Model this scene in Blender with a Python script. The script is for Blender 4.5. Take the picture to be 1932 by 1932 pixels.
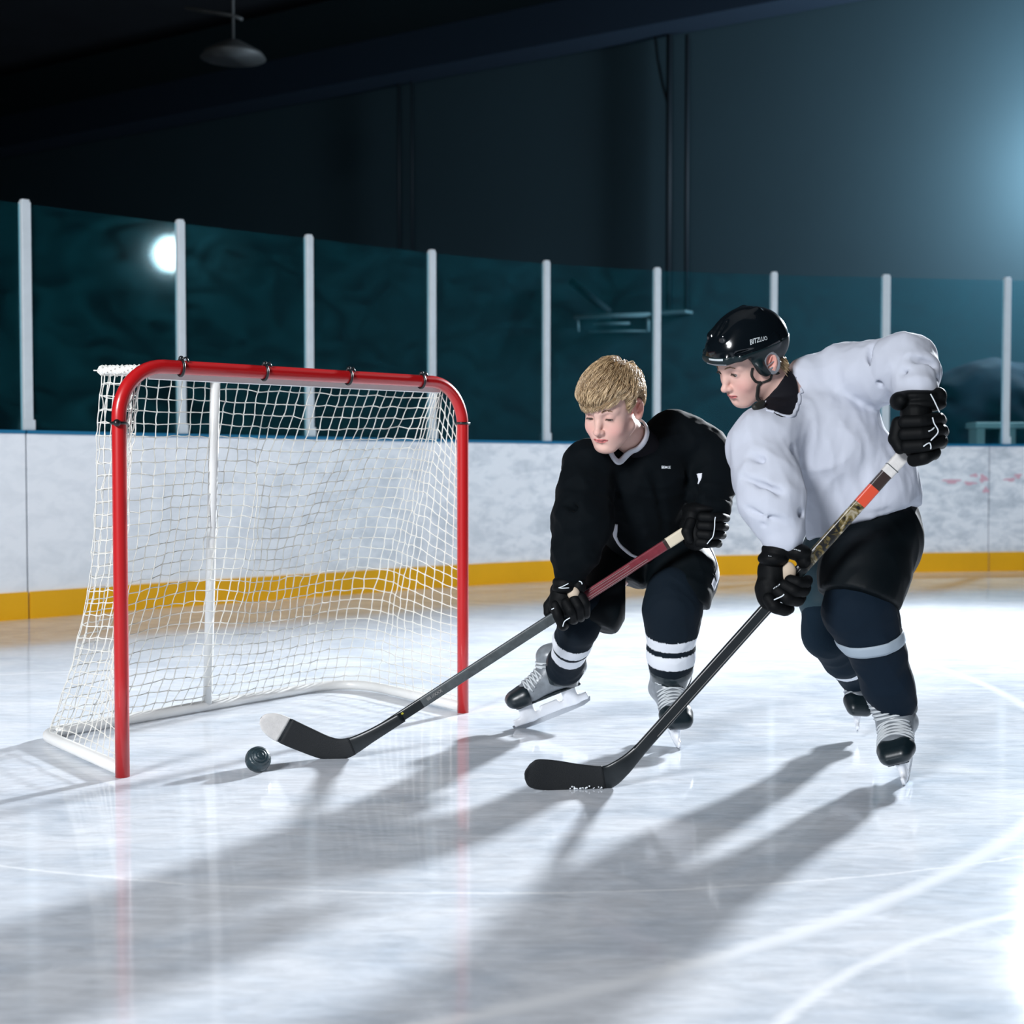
import bpy, math, random
import numpy as np
from mathutils import Vector, Matrix

for _o in list(bpy.data.objects):
    bpy.data.objects.remove(_o)
SC = bpy.context.scene
COL = SC.collection
F = 2683.0                 # focal length in pixels of the 1932 frame (50 mm on 36 mm)
CAMZ = 0.93
TH = math.atan(100.0 / F)

# ------------------------------------------------------------------ camera
cam_d = bpy.data.cameras.new('camera'); cam_d.lens = 50.0; cam_d.sensor_width = 36.0
cam_d.clip_start = 0.05; cam_d.clip_end = 200
cam = bpy.data.objects.new('camera', cam_d); COL.objects.link(cam)
cam.location = (0, 0, CAMZ); cam.rotation_euler = (math.pi / 2 - TH, 0, 0)
SC.camera = cam
cam_d.dof.use_dof = True; cam_d.dof.focus_distance = 4.4; cam_d.dof.aperture_fstop = 3.2

# ------------------------------------------------------------------ world, lights, exposure
SC.view_settings.view_transform = 'Standard'
SC.view_settings.look = 'None'
SC.view_settings.gamma = 1.0
SC.view_settings.use_curve_mapping = False
SC.view_settings.exposure = 0.0
SC.cycles.use_denoising = True
SC.cycles.max_bounces = 8
SC.cycles.transparent_max_bounces = 16
SC.cycles.sample_clamp_indirect = 4.0
SC.cycles.caustics_reflective = False
SC.cycles.caustics_refractive = False
world = bpy.data.worlds.new('world'); SC.world = world; world.use_nodes = True
world.node_tree.nodes['Background'].inputs[0].default_value = (0.25, 0.45, 0.62, 1)
world.node_tree.nodes['Background'].inputs[1].default_value = 0.012


def lamp(name, kind, loc, target, energy, color, **kw):
    d = bpy.data.lights.new(name, kind); d.energy = energy; d.color = color
    for k, v in kw.items():
        setattr(d, k, v)
    o = bpy.data.objects.new(name, d); COL.objects.link(o); o.location = loc
    o.rotation_euler = (Vector(target) - Vector(loc)).to_track_quat('-Z', 'Y').to_euler()
    return o


# arena flood light high behind the right end of the boards: throws the long shadows
lamp('flood_light_key', 'SPOT', (6.0, 13.2, 4.25), (0.05, 3.3, 0.0), 14500, (0.90, 0.95, 1.0),
     spot_size=math.radians(46), spot_blend=0.75, shadow_soft_size=0.30)
# broad fill light added on the camera side to brighten players and boards
lamp('fill_light_front', 'AREA', (-5.6, -5.5, 5.5), (0.0, 7.5, 0.5), 400, (0.93, 0.96, 1.0),
     shape='DISK', size=3.0, spread=math.radians(80))
# dim overhead fill, added under the ceiling
lamp('fill_light_overhead', 'AREA', (0.3, 5.2, 6.2), (0.3, 5.6, 0.0), 4, (0.90, 0.95, 1.0),
     shape='RECTANGLE', size=5.0, size_y=5.0, spread=math.radians(95))
# extra spot added on the right to give the back wall its glow
lamp('wall_wash_light', 'SPOT', (7.1, 12.2, 4.3), (5.6, 14.5, 3.9), 7500, (0.66, 0.84, 1.0),
     spot_size=math.radians(150), spot_blend=1.0, shadow_soft_size=0.5)


# ------------------------------------------------------------------ small helpers
def at(px, py, Y):
    """world point seen at photo pixel (px, py) at depth Y"""
    u = (px - 966.0) / F; v = -(py - 966.0) / F
    dy = math.cos(TH) + v * math.sin(TH); dz = -math.sin(TH) + v * math.cos(TH)
    t = Y / dy
    return np.array([u * t, Y, CAMZ + dz * t])


def V3(*a):
    return np.array(a, float)


def unit(v):
    v = np.asarray(v, float); n = np.linalg.norm(v)
    return v / n if n > 1e-12 else v


def srgb(r, g, b):
    f = lambda c: ((c / 255.0) / 12.92 if c / 255.0 <= 0.04045 else ((c / 255.0 + 0.055) / 1.055) ** 2.4)
    return (f(r), f(g), f(b), 1.0)


def tag(o, label=None, cat=None, group=None, kind=None):
    if label: o['label'] = label
    if cat: o['category'] = cat
    if group: o['group'] = group
    if kind: o['kind'] = kind
    return o


def empty(name, loc=(0, 0, 0)):
    o = bpy.data.objects.new(name, None); COL.objects.link(o); o.location = loc
    o.empty_display_size = 0.05
    return o


def link(name, me, mat=None, parent=None, smooth=True):
    o = bpy.data.objects.new(name, me); COL.objects.link(o)
    if mat is not None:
        for m in (mat if isinstance(mat, (list, tuple)) else [mat]):
            me.materials.append(m)
    if smooth:
        me.polygons.foreach_set('use_smooth', np.ones(len(me.polygons), bool))
    if parent is not None:
        o.parent = parent
        p = parent; off = Vector((0, 0, 0))
        while p is not None:
            off += p.location; p = p.parent
        o.location = -off
    return o


def mesh(name, vs, fs, mat=None, parent=None, smooth=False, colors=None, midx=None):
    me = bpy.data.meshes.new(name)
    if isinstance(fs, np.ndarray) and fs.ndim == 2:
        n = len(fs); k = fs.shape[1]
        me.vertices.add(len(vs)); me.vertices.foreach_set('co', np.asarray(vs, np.float32).ravel())
        me.loops.add(n * k); me.loops.foreach_set('vertex_index', fs.astype(np.int32).ravel())
        me.polygons.add(n); me.polygons.foreach_set('loop_start', np.arange(0, n * k, k, dtype=np.int32))
        me.polygons.foreach_set('loop_total', np.full(n, k, np.int32))
        me.update(calc_edges=True); me.validate()
    else:
        me.from_pydata([tuple(map(float, v)) for v in vs], [], [tuple(map(int, f)) for f in fs])
        me.update()
    if colors is not None:
        a = me.color_attributes.new('tint', 'FLOAT_COLOR', 'POINT')
        c = np.ones((len(vs), 4), np.float32); c[:, :3] = colors
        a.data.foreach_set('color', c.ravel())
    o = link(name, me, mat, parent, smooth)
    if midx is not None:
        me.polygons.foreach_set('material_index', np.asarray(midx, np.int32))
    return o


class MB:
    """collects simple solids into one mesh"""
    def __init__(s): s.v = []; s.f = []

    def add(s, vs, fs):
        n = len(s.v); s.v += [tuple(map(float, v)) for v in vs]
        s.f += [tuple(int(i) + n for i in f) for f in fs]; return s

    def box(s, c, size, ax=None):
        c = np.array(c, float); h = np.array(size, float) / 2
        ax = np.eye(3) if ax is None else np.array(ax, float)
        vs = [c + ax[0] * h[0] * i + ax[1] * h[1] * j + ax[2] * h[2] * k for i in (-1, 1) for j in (-1, 1) for k in (-1, 1)]
        return s.add(vs, [(0, 1, 3, 2), (4, 6, 7, 5), (0, 4, 5, 1), (2, 3, 7, 6), (0, 2, 6, 4), (1, 5, 7, 3)])

    def tube(s, pts, r, n=10, cap=True, closed=False, up=None, flat=1.0):
        pts = [np.array(p, float) for p in pts]; m = len(pts)
        rs = [r] * m if np.isscalar(r) else list(r)
        if up is None: up = V3(0, 0, 1)
        prev = None; rings = []
        for i in range(m):
            a = pts[(i - 1) % m] if (closed or i > 0) else pts[i]
            b = pts[(i + 1) % m] if (closed or i < m - 1) else pts[i]
            t = unit(b - a)
            if prev is None:
                w = up if abs(np.dot(t, up)) < 0.95 else V3(1, 0, 0)
                x = unit(np.cross(t, w))
            else:
                x = unit(prev - t * np.dot(prev, t))
            prev = x; y = np.cross(t, x)
            rings.append([pts[i] + rs[i] * (math.cos(q) * x + flat * math.sin(q) * y) for q in np.linspace(0, 2 * math.pi, n, endpoint=False)])
        vs = [p for rg in rings for p in rg]; fs = []
        for i in range(m if closed else m - 1):
            j = (i + 1) % m
            for k in range(n):
                fs.append((i * n + k, i * n + (k + 1) % n, j * n + (k + 1) % n, j * n + k))
        if cap and not closed:
            fs.append(tuple(range(n - 1, -1, -1))); fs.append(tuple((m - 1) * n + k for k in range(n)))
        return s.add(vs, fs)

    def sphere(s, c, r, nu=16, nv=10, ax=None):
        c = np.array(c, float); r = np.array([r] * 3 if np.isscalar(r) else r, float)
        ax = np.eye(3) if ax is None else np.array(ax, float)
        vs = []; fs = []
        for j in range(1, nv):
            for i in range(nu):
                t = math.pi * j / nv; p = 2 * math.pi * i / nu
                l = r * V3(math.sin(t) * math.cos(p), math.sin(t) * math.sin(p), math.cos(t))
                vs.append(c + ax.T @ l)
        vs += [c + ax.T @ (r * V3(0, 0, 1)), c + ax.T @ (r * V3(0, 0, -1))]
        a = len(vs) - 2
        for j in range(nv - 2):
            for i in range(nu):
                fs.append((j * nu + i, (j + 1) * nu + i, (j + 1) * nu + (i + 1) % nu, j * nu + (i + 1) % nu))
        for i in range(nu):
            fs.append((a, i, (i + 1) % nu)); fs.append((a + 1, (nv - 2) * nu + (i + 1) % nu, (nv - 2) * nu + i))
        return s.add(vs, fs)

    def prism(s, poly, h0, h1, o, x, y, z):
        """polygon in the (x, y) frame at origin o, extruded along z from h0 to h1"""
        n = len(poly); o = np.array(o, float)
        vs = [o + x * a + y * b + z * h for h in (h0, h1) for a, b in poly]
        fs = [tuple(range(n - 1, -1, -1)), tuple(range(n, 2 * n))]
        fs += [(i, (i + 1) % n, n + (i + 1) % n, n + i) for i in range(n)]
        return s.add(vs, fs)

    def build(s, name, mat=None, parent=None, smooth=False, bevel=0):
        o = mesh(name, s.v, s.f, mat, parent, smooth)
        if bevel:
            m = o.modifiers.new('bevel', 'BEVEL'); m.width = bevel; m.segments = 3; m.limit_method = 'ANGLE'
            m.angle_limit = math.radians(40)
        return o


def arcpts(c, a, b, r, t0, t1, n):
    return [np.array(c) + np.array(a) * r * math.cos(t) + np.array(b) * r * math.sin(t) for t in np.linspace(t0, t1, n)]


def smoothpath(P, n=8):
    """Catmull-Rom through points"""
    P = [np.array(p, float) for p in P]; Q = [2 * P[0] - P[1]] + P + [2 * P[-1] - P[-2]]; out = []
    for i in range(1, len(Q) - 2):
        for t in np.linspace(0, 1, n, endpoint=False):
            a, b, c, d = Q[i - 1], Q[i], Q[i + 1], Q[i + 2]
            out.append(0.5 * (2 * b + (c - a) * t + (2 * a - 5 * b + 4 * c - d) * t * t + (-a + 3 * b - 3 * c + d) * t ** 3))
    out.append(P[-1]); return out


# ------------------------------------------------------------------ materials
def mat(name, color, rough=0.5, metal=0.0, spec=0.5, noise=0.0, nscale=20.0, bump=0.0, bscale=200.0,
        attr=False, coat=0.0, sss=0.0, emit=None, sheen=0.0):
    m = bpy.data.materials.new(name); m.use_nodes = True
    nt = m.node_tree; b = nt.nodes['Principled BSDF']
    col = tuple(color[:3]) + (1.0,)
    b.inputs['Base Color'].default_value = col
    b.inputs['Roughness'].default_value = rough
    b.inputs['Metallic'].default_value = metal
    b.inputs['Specular IOR Level'].default_value = spec
    b.inputs['Coat Weight'].default_value = coat
    b.inputs['Sheen Weight'].default_value = sheen
    b.inputs['Sheen Roughness'].default_value = 0.5
    if sss:
        b.inputs['Subsurface Weight'].default_value = sss
        b.inputs['Subsurface Radius'].default_value = (0.012, 0.005, 0.003)
        b.inputs['Subsurface Scale'].default_value = 1.0
    if emit:
        b.inputs['Emission Color'].default_value = tuple(emit[0]) + (1,)
        b.inputs['Emission Strength'].default_value = emit[1]
    src = None
    if attr:
        a = nt.nodes.new('ShaderNodeAttribute'); a.attribute_name = 'tint'; src = a.outputs['Color']
    tc = nt.nodes.new('ShaderNodeTexCoord')
    if noise:
        n = nt.nodes.new('ShaderNodeTexNoise'); n.inputs['Scale'].default_value = nscale
        n.inputs['Detail'].default_value = 5
        nt.links.new(tc.outputs['Object'], n.inputs['Vector'])
        mr = nt.nodes.new('ShaderNodeMapRange'); mr.inputs[3].default_value = 1 - noise; mr.inputs[4].default_value = 1 + noise
        nt.links.new(n.outputs['Fac'], mr.inputs[0])
        mx = nt.nodes.new('ShaderNodeVectorMath'); mx.operation = 'SCALE'
        if src: nt.links.new(src, mx.inputs[0])
        else: mx.inputs[0].default_value = col[:3]
        nt.links.new(mr.outputs[0], mx.inputs['Scale'])
        src = mx.outputs[0]
    if src: nt.links.new(src, b.inputs['Base Color'])
    if bump:
        n2 = nt.nodes.new('ShaderNodeTexNoise'); n2.inputs['Scale'].default_value = bscale
        nt.links.new(tc.outputs['Object'], n2.inputs['Vector'])
        bp = nt.nodes.new('ShaderNodeBump'); bp.inputs['Strength'].default_value = bump
        bp.inputs['Distance'].default_value = 0.002
        nt.links.new(n2.outputs['Fac'], bp.inputs['Height']); nt.links.new(bp.outputs[0], b.inputs['Normal'])
    return m


# ------------------------------------------------------------------ signed-distance modelling (organic shapes)
class Sdf:
    def __init__(s): s.ops = []

    def _add(s, f, lo, hi, k, mode):
        s.ops.append((f, np.array(lo, float), np.array(hi, float), k, mode)); return s

    def cone(s, a, b, ra, rb=None, k=0.02, mode='add', flat=None):
        """capsule from a to b with radii ra, rb; flat=(direction, factor) squeezes it"""
        a = np.array(a, float); b = np.array(b, float); rb = ra if rb is None else rb
        if flat is not None: fn = unit(flat[0]); fs = flat[1]
        def f(P):
            p = P - a; ab = b - a
            if flat is not None:
                p = p + np.outer(p @ fn, fn) * (1 / fs - 1); ab = ab + fn * (ab @ fn) * (1 / fs - 1)
            L = max(ab @ ab, 1e-12)
            t = np.clip(p @ ab / L, 0, 1)
            d = np.linalg.norm(p - t[:, None] * ab, axis=1) - (ra + (rb - ra) * t)
            return d * (min(1, fs) if flat is not None else 1)
        m = max(ra, rb) * (max(1, flat[1]) if flat is not None else 1)
        return s._add(f, np.minimum(a, b) - m, np.maximum(a, b) + m, k, mode)

    def chain(s, pts, rs, k=0.02, mode='add', flat=None):
        for i in range(len(pts) - 1):
            s.cone(pts[i], pts[i + 1], rs[i], rs[i + 1], k, mode, flat)
        return s

    def ell(s, c, r, R=None, k=0.02, mode='add'):
        c = np.array(c, float); r = np.array([r] * 3 if np.isscalar(r) else r, float)
        R = np.eye(3) if R is None else np.array(R, float)     # rows are the ellipsoid axes
        def f(P):
            q = (P - c) @ R.T
            k0 = np.linalg.norm(q / r, axis=1); k1 = np.linalg.norm(q / r ** 2, axis=1)
            return k0 * (k0 - 1) / np.maximum(k1, 1e-9)
        m = max(r)
        return s._add(f, c - m, c + m, k, mode)

    def box(s, c, h, R=None, rad=0.005, k=0.01, mode='add'):
        c = np.array(c, float); h = np.array(h, float); R = np.eye(3) if R is None else np.array(R, float)
        def f(P):
            q = np.abs((P - c) @ R.T) - (h - rad)
            return np.linalg.norm(np.maximum(q, 0), axis=1) + np.minimum(q.max(axis=1), 0) - rad
        m = np.linalg.norm(h)
        return s._add(f, c - m, c + m, k, mode)

    def half(s, p, n, k=0.01, lo=None, hi=None):
        """keeps the side of the plane away from n"""
        p = np.array(p, float); n = unit(n)
        def f(P): return (P - p) @ n
        return s._add(f, [-1e3] * 3 if lo is None else lo, [1e3] * 3 if hi is None else hi, k, 'int')

    def func(s, f, lo=None, hi=None):
        """adds a displacement (metres, positive shrinks)"""
        return s._add(f, [-1e3] * 3 if lo is None else lo, [1e3] * 3 if hi is None else hi, 0, 'disp')

    @staticmethod
    def comb(d, e, k, mode):
        if mode == 'disp': return d + e
        if mode == 'sub': e = -e
        if mode == 'add':
            h = np.clip(0.5 + 0.5 * (d - e) / k, 0, 1); return d + (e - d) * h - k * h * (1 - h)
        h = np.clip(0.5 - 0.5 * (d - e) / k, 0, 1); return d + (e - d) * h + k * h * (1 - h)

    def ev(s, P):
        P = np.asarray(P, float); d = np.full(len(P), 0.3)
        for f, lo, hi, k, mode in s.ops:
            if mode == 'int' and abs(lo[0]) < 40:
                m = 3 * k + .01; w = ((P > lo - m) & (P < hi + m)).all(axis=1)
                if w.any(): d[w] = s.comb(d[w], f(P[w]), max(k, 1e-5), mode)
            else: d = s.comb(d, f(P), max(k, 1e-5), mode)
        return d

    def grad(s, P, e=0.0012):
        g = np.stack([s.ev(P + np.eye(3)[i] * e) - s.ev(P - np.eye(3)[i] * e) for i in range(3)], 1)
        return g / np.maximum(np.linalg.norm(g, axis=1, keepdims=True), 1e-9)

    def proj(s, P, level=0.0, it=6):
        P = np.array(P, float)
        for _ in range(it):
            P = P - (s.ev(P) - level)[:, None] * s.grad(P)
        return P

    def bounds(s, pad=0.02):
        lo = np.min([o[1] for o in s.ops if o[4] == 'add'], axis=0) - pad
        hi = np.max([o[2] for o in s.ops if o[4] == 'add'], axis=0) + pad
        return lo, hi

    def surf(s, h, fine=None, hf=None):
        lo, hi = s.bounds(2.5 * h); axs = []
        for i in range(3):
            if fine is None:
                axs.append(np.arange(lo[i], hi[i] + h, h)); continue
            a, b = fine[0][i], fine[1][i]; a = max(a, lo[i]); b = min(b, hi[i])
            parts = []
            if a > lo[i]: parts.append(np.linspace(lo[i], a, max(2, int((a - lo[i]) / h) + 1), endpoint=False))
            parts.append(np.arange(a, b, hf)); e = parts[-1][-1] + hf
            if hi[i] > e: parts.append(np.linspace(e, hi[i], max(2, int((hi[i] - e) / h) + 1)))
            axs.append(np.concatenate(parts))
        X, Y, Z = axs; D = np.full((len(X), len(Y), len(Z)), 0.3, np.float32)
        for f, l, u, k, mode in s.ops:
            m = max(3 * k, 2.5 * h)
            ix = [slice(max(0, np.searchsorted(A, l[i] - m) - 1), np.searchsorted(A, u[i] + m) + 1) for i, A in enumerate(axs)]
            sub = D[ix[0], ix[1], ix[2]]
            if sub.size == 0: continue
            if mode in ('disp', 'sub', 'int'):
                near = sub < (0.05 if mode == 'disp' else 0.299)
                if not near.any(): continue
                gi = np.nonzero(near)
                P = np.stack([X[ix[0]][gi[0]], Y[ix[1]][gi[1]], Z[ix[2]][gi[2]]], 1)
                sub[near] = s.comb(sub[near], f(P), max(k, 1e-5), mode)
            else:
                G = np.meshgrid(X[ix[0]], Y[ix[1]], Z[ix[2]], indexing='ij')
                P = np.stack([g.ravel() for g in G], 1)
                sub[...] = s.comb(sub.ravel(), f(P), max(k, 1e-5), mode).reshape(sub.shape)
        S = D < 0
        c = S[:-1, :-1, :-1]; allv = c.copy(); anyv = c.copy()
        for a in (0, 1):
            for b in (0, 1):
                for e in (0, 1):
                    q = S[a:S.shape[0] - 1 + a, b:S.shape[1] - 1 + b, e:S.shape[2] - 1 + e]
                    allv &= q; anyv |= q
        act = anyv & ~allv
        I, J, K = np.nonzero(act)
        idm = np.full(act.shape, -1, np.int32); idm[I, J, K] = np.arange(len(I))
        pos = np.zeros((len(I), 3)); cnt = np.zeros(len(I))
        for ax in range(3):
            for a in (0, 1):
                for b in (0, 1):
                    o0 = [0, 0, 0]; oth = [i for i in range(3) if i != ax]; o0[oth[0]] = a; o0[oth[1]] = b
                    o1 = list(o0); o1[ax] = 1
                    d0 = D[I + o0[0], J + o0[1], K + o0[2]].astype(float); d1 = D[I + o1[0], J + o1[1], K + o1[2]].astype(float)
                    m = (d0 < 0) != (d1 < 0)
                    t = np.where(m, d0 / np.where(m, d0 - d1, 1), 0)
                    p0 = np.stack([X[I + o0[0]], Y[J + o0[1]], Z[K + o0[2]]], 1)
                    p1 = np.stack([X[I + o1[0]], Y[J + o1[1]], Z[K + o1[2]]], 1)
                    pos += np.where(m[:, None], p0 + (p1 - p0) * t[:, None], 0); cnt += m
        pos /= cnt[:, None]
        faces = []
        for ax in range(3):
            u, v = [(1, 2), (2, 0), (0, 1)][ax]
            sl0 = [slice(None)] * 3; sl1 = [slice(None)] * 3
            sl0[ax] = slice(0, -1); sl1[ax] = slice(1, None)
            A = S[tuple(sl0)]; B = S[tuple(sl1)]
            E = np.stack(np.nonzero(A != B), 1)
            ok = (E[:, u] >= 1) & (E[:, v] >= 1) & (E[:, u] < act.shape[u]) & (E[:, v] < act.shape[v]); E = E[ok]
            inside = A[E[:, 0], E[:, 1], E[:, 2]]
            def cell(du, dv):
                q = E.copy(); q[:, u] += du; q[:, v] += dv
                return idm[q[:, 0], q[:, 1], q[:, 2]]
            q = np.stack([cell(-1, -1), cell(0, -1), cell(0, 0), cell(-1, 0)], 1)
            q[~inside] = q[~inside][:, ::-1]
            faces.append(q)
        Fq = np.concatenate(faces); Fq = Fq[(Fq >= 0).all(axis=1)]
        return pos, Fq

    def build(s, name, h, material, parent=None, colorf=None, fine=None, hf=None):
        vs, fs = s.surf(h, fine, hf)
        col = colorf(vs) if colorf is not None else None
        return mesh(name, vs, fs, material, parent, True, col)


def wob(P, sc, seed=0):
    """smooth pseudo-noise in about -1..1"""
    r = np.random.RandomState(seed); o = np.zeros(len(P))
    Q = P * sc
    W = Q + 0.8 * np.sin(Q[:, [1, 2, 0]] * 1.3 + r.rand(3) * 6)
    for i in range(5):
        d = r.randn(3); d /= np.linalg.norm(d)
        o += np.sin(W @ d * (0.8 + 0.35 * i) * 2 + r.rand() * 6.28) / 5 * 1.6
    return o


def strip_on(sdf, pts, width, thick=0.004, lift=0.001, side=None, closed=False):
    """a band of cloth lying on a surface along a path of points; returns (verts, faces)"""
    P = sdf.proj(np.array(pts), lift, 8); n = len(P); N = sdf.grad(P)
    if closed: T = np.roll(P, -1, 0) - np.roll(P, 1, 0)
    else: T = np.gradient(P, axis=0)
    T /= np.linalg.norm(T, axis=1, keepdims=True)
    B = np.cross(N, T); B /= np.linalg.norm(B, axis=1, keepdims=True)
    w = np.full(n, width) if np.isscalar(width) else np.array(width)
    us = [-1, -0.5, 0, 0.5, 1]; rows = []
    for u in us:
        Q = sdf.proj(P + B * (w / 2 * u)[:, None], lift + thick * (1 if abs(u) < 0.9 else 0.6), 4); rows.append(Q)
    for u in us[::-1]:
        Q = sdf.proj(P + B * (w / 2 * u)[:, None], lift - 0.003, 4); rows.append(Q)
    m = len(rows); vs = np.stack(rows, 1).reshape(-1, 3); fs = []
    for i in range(n if closed else n - 1):
        j = (i + 1) % n
        for k in range(m):
            fs.append((i * m + k, j * m + k, j * m + (k + 1) % m, i * m + (k + 1) % m))
    if not closed:
        fs.append(tuple(range(m))); fs.append(tuple((n - 1) * m + k for k in range(m - 1, -1, -1)))
    return vs, fs


def text_on(name, txt, sdf, c, right, up, size, material, parent, lift=0.0015, depth=0.0008, italic=0.0, sx=1.0):
    """lettering laid onto a surface"""
    cu = bpy.data.curves.new(name, 'FONT'); cu.body = txt; cu.size = 1.0; cu.extrude = 0.0
    cu.align_x = 'CENTER'; cu.align_y = 'CENTER'; cu.resolution_u = 3; cu.offset = 0.012
    to = bpy.data.objects.new(name, cu); COL.objects.link(to)
    dg = bpy.context.evaluated_depsgraph_get(); dg.update()
    me = bpy.data.meshes.new_from_object(to.evaluated_get(dg)); bpy.data.objects.remove(to); 
    V = np.array([v.co[:] for v in me.vertices]); Fc = [tuple(p.vertices) for p in me.polygons]
    right = unit(right); up = unit(up)
    P = np.array(c) + np.outer((V[:, 0] * sx + V[:, 1] * italic) * size, right) + np.outer(V[:, 1] * size, up)
    if sdf is not None: P = sdf.proj(P, lift, 6)
    return mesh(name, P, Fc, material, parent, False)
# ------------------------------------------------------------------ shared materials
M = {}
M['red'] = mat('red_paint', srgb(178, 22, 26), 0.32, coat=0.4, noise=0.06, nscale=9)
M['white_steel'] = mat('white_paint', srgb(226, 226, 224), 0.35, coat=0.2, noise=0.05, nscale=12)
M['net'] = mat('net_cord', srgb(218, 216, 209), 0.85)
M['black_plastic'] = mat('black_plastic', (0.006, 0.007, 0.009), 0.35)
M['board'] = mat('board_plastic', srgb(214, 220, 228), 0.38)
M['kick'] = mat('kick_plate_yellow', srgb(240, 176, 8), 0.45, noise=0.12, nscale=3)
M['cap_blue'] = mat('cap_rail_blue', srgb(20, 110, 150), 0.4)
M['post'] = mat('post_paint', srgb(205, 213, 218), 0.45, noise=0.1, nscale=14)
M['wall'] = mat('wall_paint', (0.0056, 0.0146, 0.0192), 0.85, spec=0.15, noise=0.12, nscale=0.7, bump=0.2, bscale=8)
M['beam'] = mat('beam_paint', (0.004, 0.009, 0.016), 0.8, spec=0.1)
M['pipe'] = mat('pipe_paint', (0.0012, 0.003, 0.0045), 0.7, spec=0.1)
M['ceiling'] = mat('ceiling_paint', (0.006, 0.007, 0.009), 0.9, spec=0.1, noise=0.4, nscale=1.2)


def board_material():
    """white plastic facing with scuffs, puck marks and faint pink paint marks"""
    m = M['board']; nt = m.node_tree; b = nt.nodes['Principled BSDF']
    tc = nt.nodes.new('ShaderNodeTexCoord')
    mp = nt.nodes.new('ShaderNodeMapping'); mp.inputs['Scale'].default_value = (2.2, 2.2, 4.0)
    nt.links.new(tc.outputs['Object'], mp.inputs[0])
    n = nt.nodes.new('ShaderNodeTexNoise'); n.inputs['Scale'].default_value = 2.8; n.inputs['Detail'].default_value = 10
    n.inputs['Roughness'].default_value = 0.62; n.inputs['Distortion'].default_value = 0.35
    nt.links.new(mp.outputs[0], n.inputs['Vector'])
    cr = nt.nodes.new('ShaderNodeValToRGB')
    cr.color_ramp.elements[0].position = 0.24; cr.color_ramp.elements[0].color = srgb(185, 194, 202)
    cr.color_ramp.elements[1].position = 0.56; cr.color_ramp.elements[1].color = srgb(246, 249, 254)
    e = cr.color_ramp.elements.new(0.42); e.color = srgb(218, 224, 232)
    sx = nt.nodes.new('ShaderNodeSeparateXYZ'); nt.links.new(tc.outputs['Object'], sx.inputs[0])
    wr = nt.nodes.new('ShaderNodeMapRange'); wr.inputs[1].default_value = -3.0; wr.inputs[2].default_value = 1.5; wr.inputs[3].default_value = .22; wr.inputs[4].default_value = 1.0
    nt.links.new(sx.outputs['X'], wr.inputs[0])
    mx = nt.nodes.new('ShaderNodeMixRGB'); nt.links.new(wr.outputs[0], mx.inputs[0]); mx.inputs[1].default_value = srgb(247, 250, 254)
    nt.links.new(n.outputs['Fac'], cr.inputs[0]); nt.links.new(cr.outputs[0], mx.inputs[2]); nt.links.new(mx.outputs[0], b.inputs['Base Color'])


board_material()


def circle3(a, b, c):
    ax, ay = a; bx_, by = b; cx, cy = c
    d = 2 * (ax * (by - cy) + bx_ * (cy - ay) + cx * (ay - by))
    ux = ((ax * ax + ay * ay) * (by - cy) + (bx_ ** 2 + by ** 2) * (cy - ay) + (cx ** 2 + cy ** 2) * (ay - by)) / d
    uy = ((ax * ax + ay * ay) * (cx - bx_) + (bx_ ** 2 + by ** 2) * (ax - cx) + (cx ** 2 + cy ** 2) * (bx_ - ax)) / d
    return ux, uy, math.hypot(ax - ux, ay - uy)


ICE_ARCS = [circle3((.35, 2.57), (.70, 2.85), (1.24, 3.45)) + (.035,), circle3((.45, 2.37), (.69, 2.66), (.97, 2.87)) + (.022,), circle3((.9, 2.5), (1.3, 3.3), (2.4, 4.2)) + (.012,),
            circle3((-1.4, 3.3), (.2, 3.0), (1.6, 3.5)) + (.008,), circle3((-2, 6.2), (1, 6.6), (4, 6.0)) + (.02,)]


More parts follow.
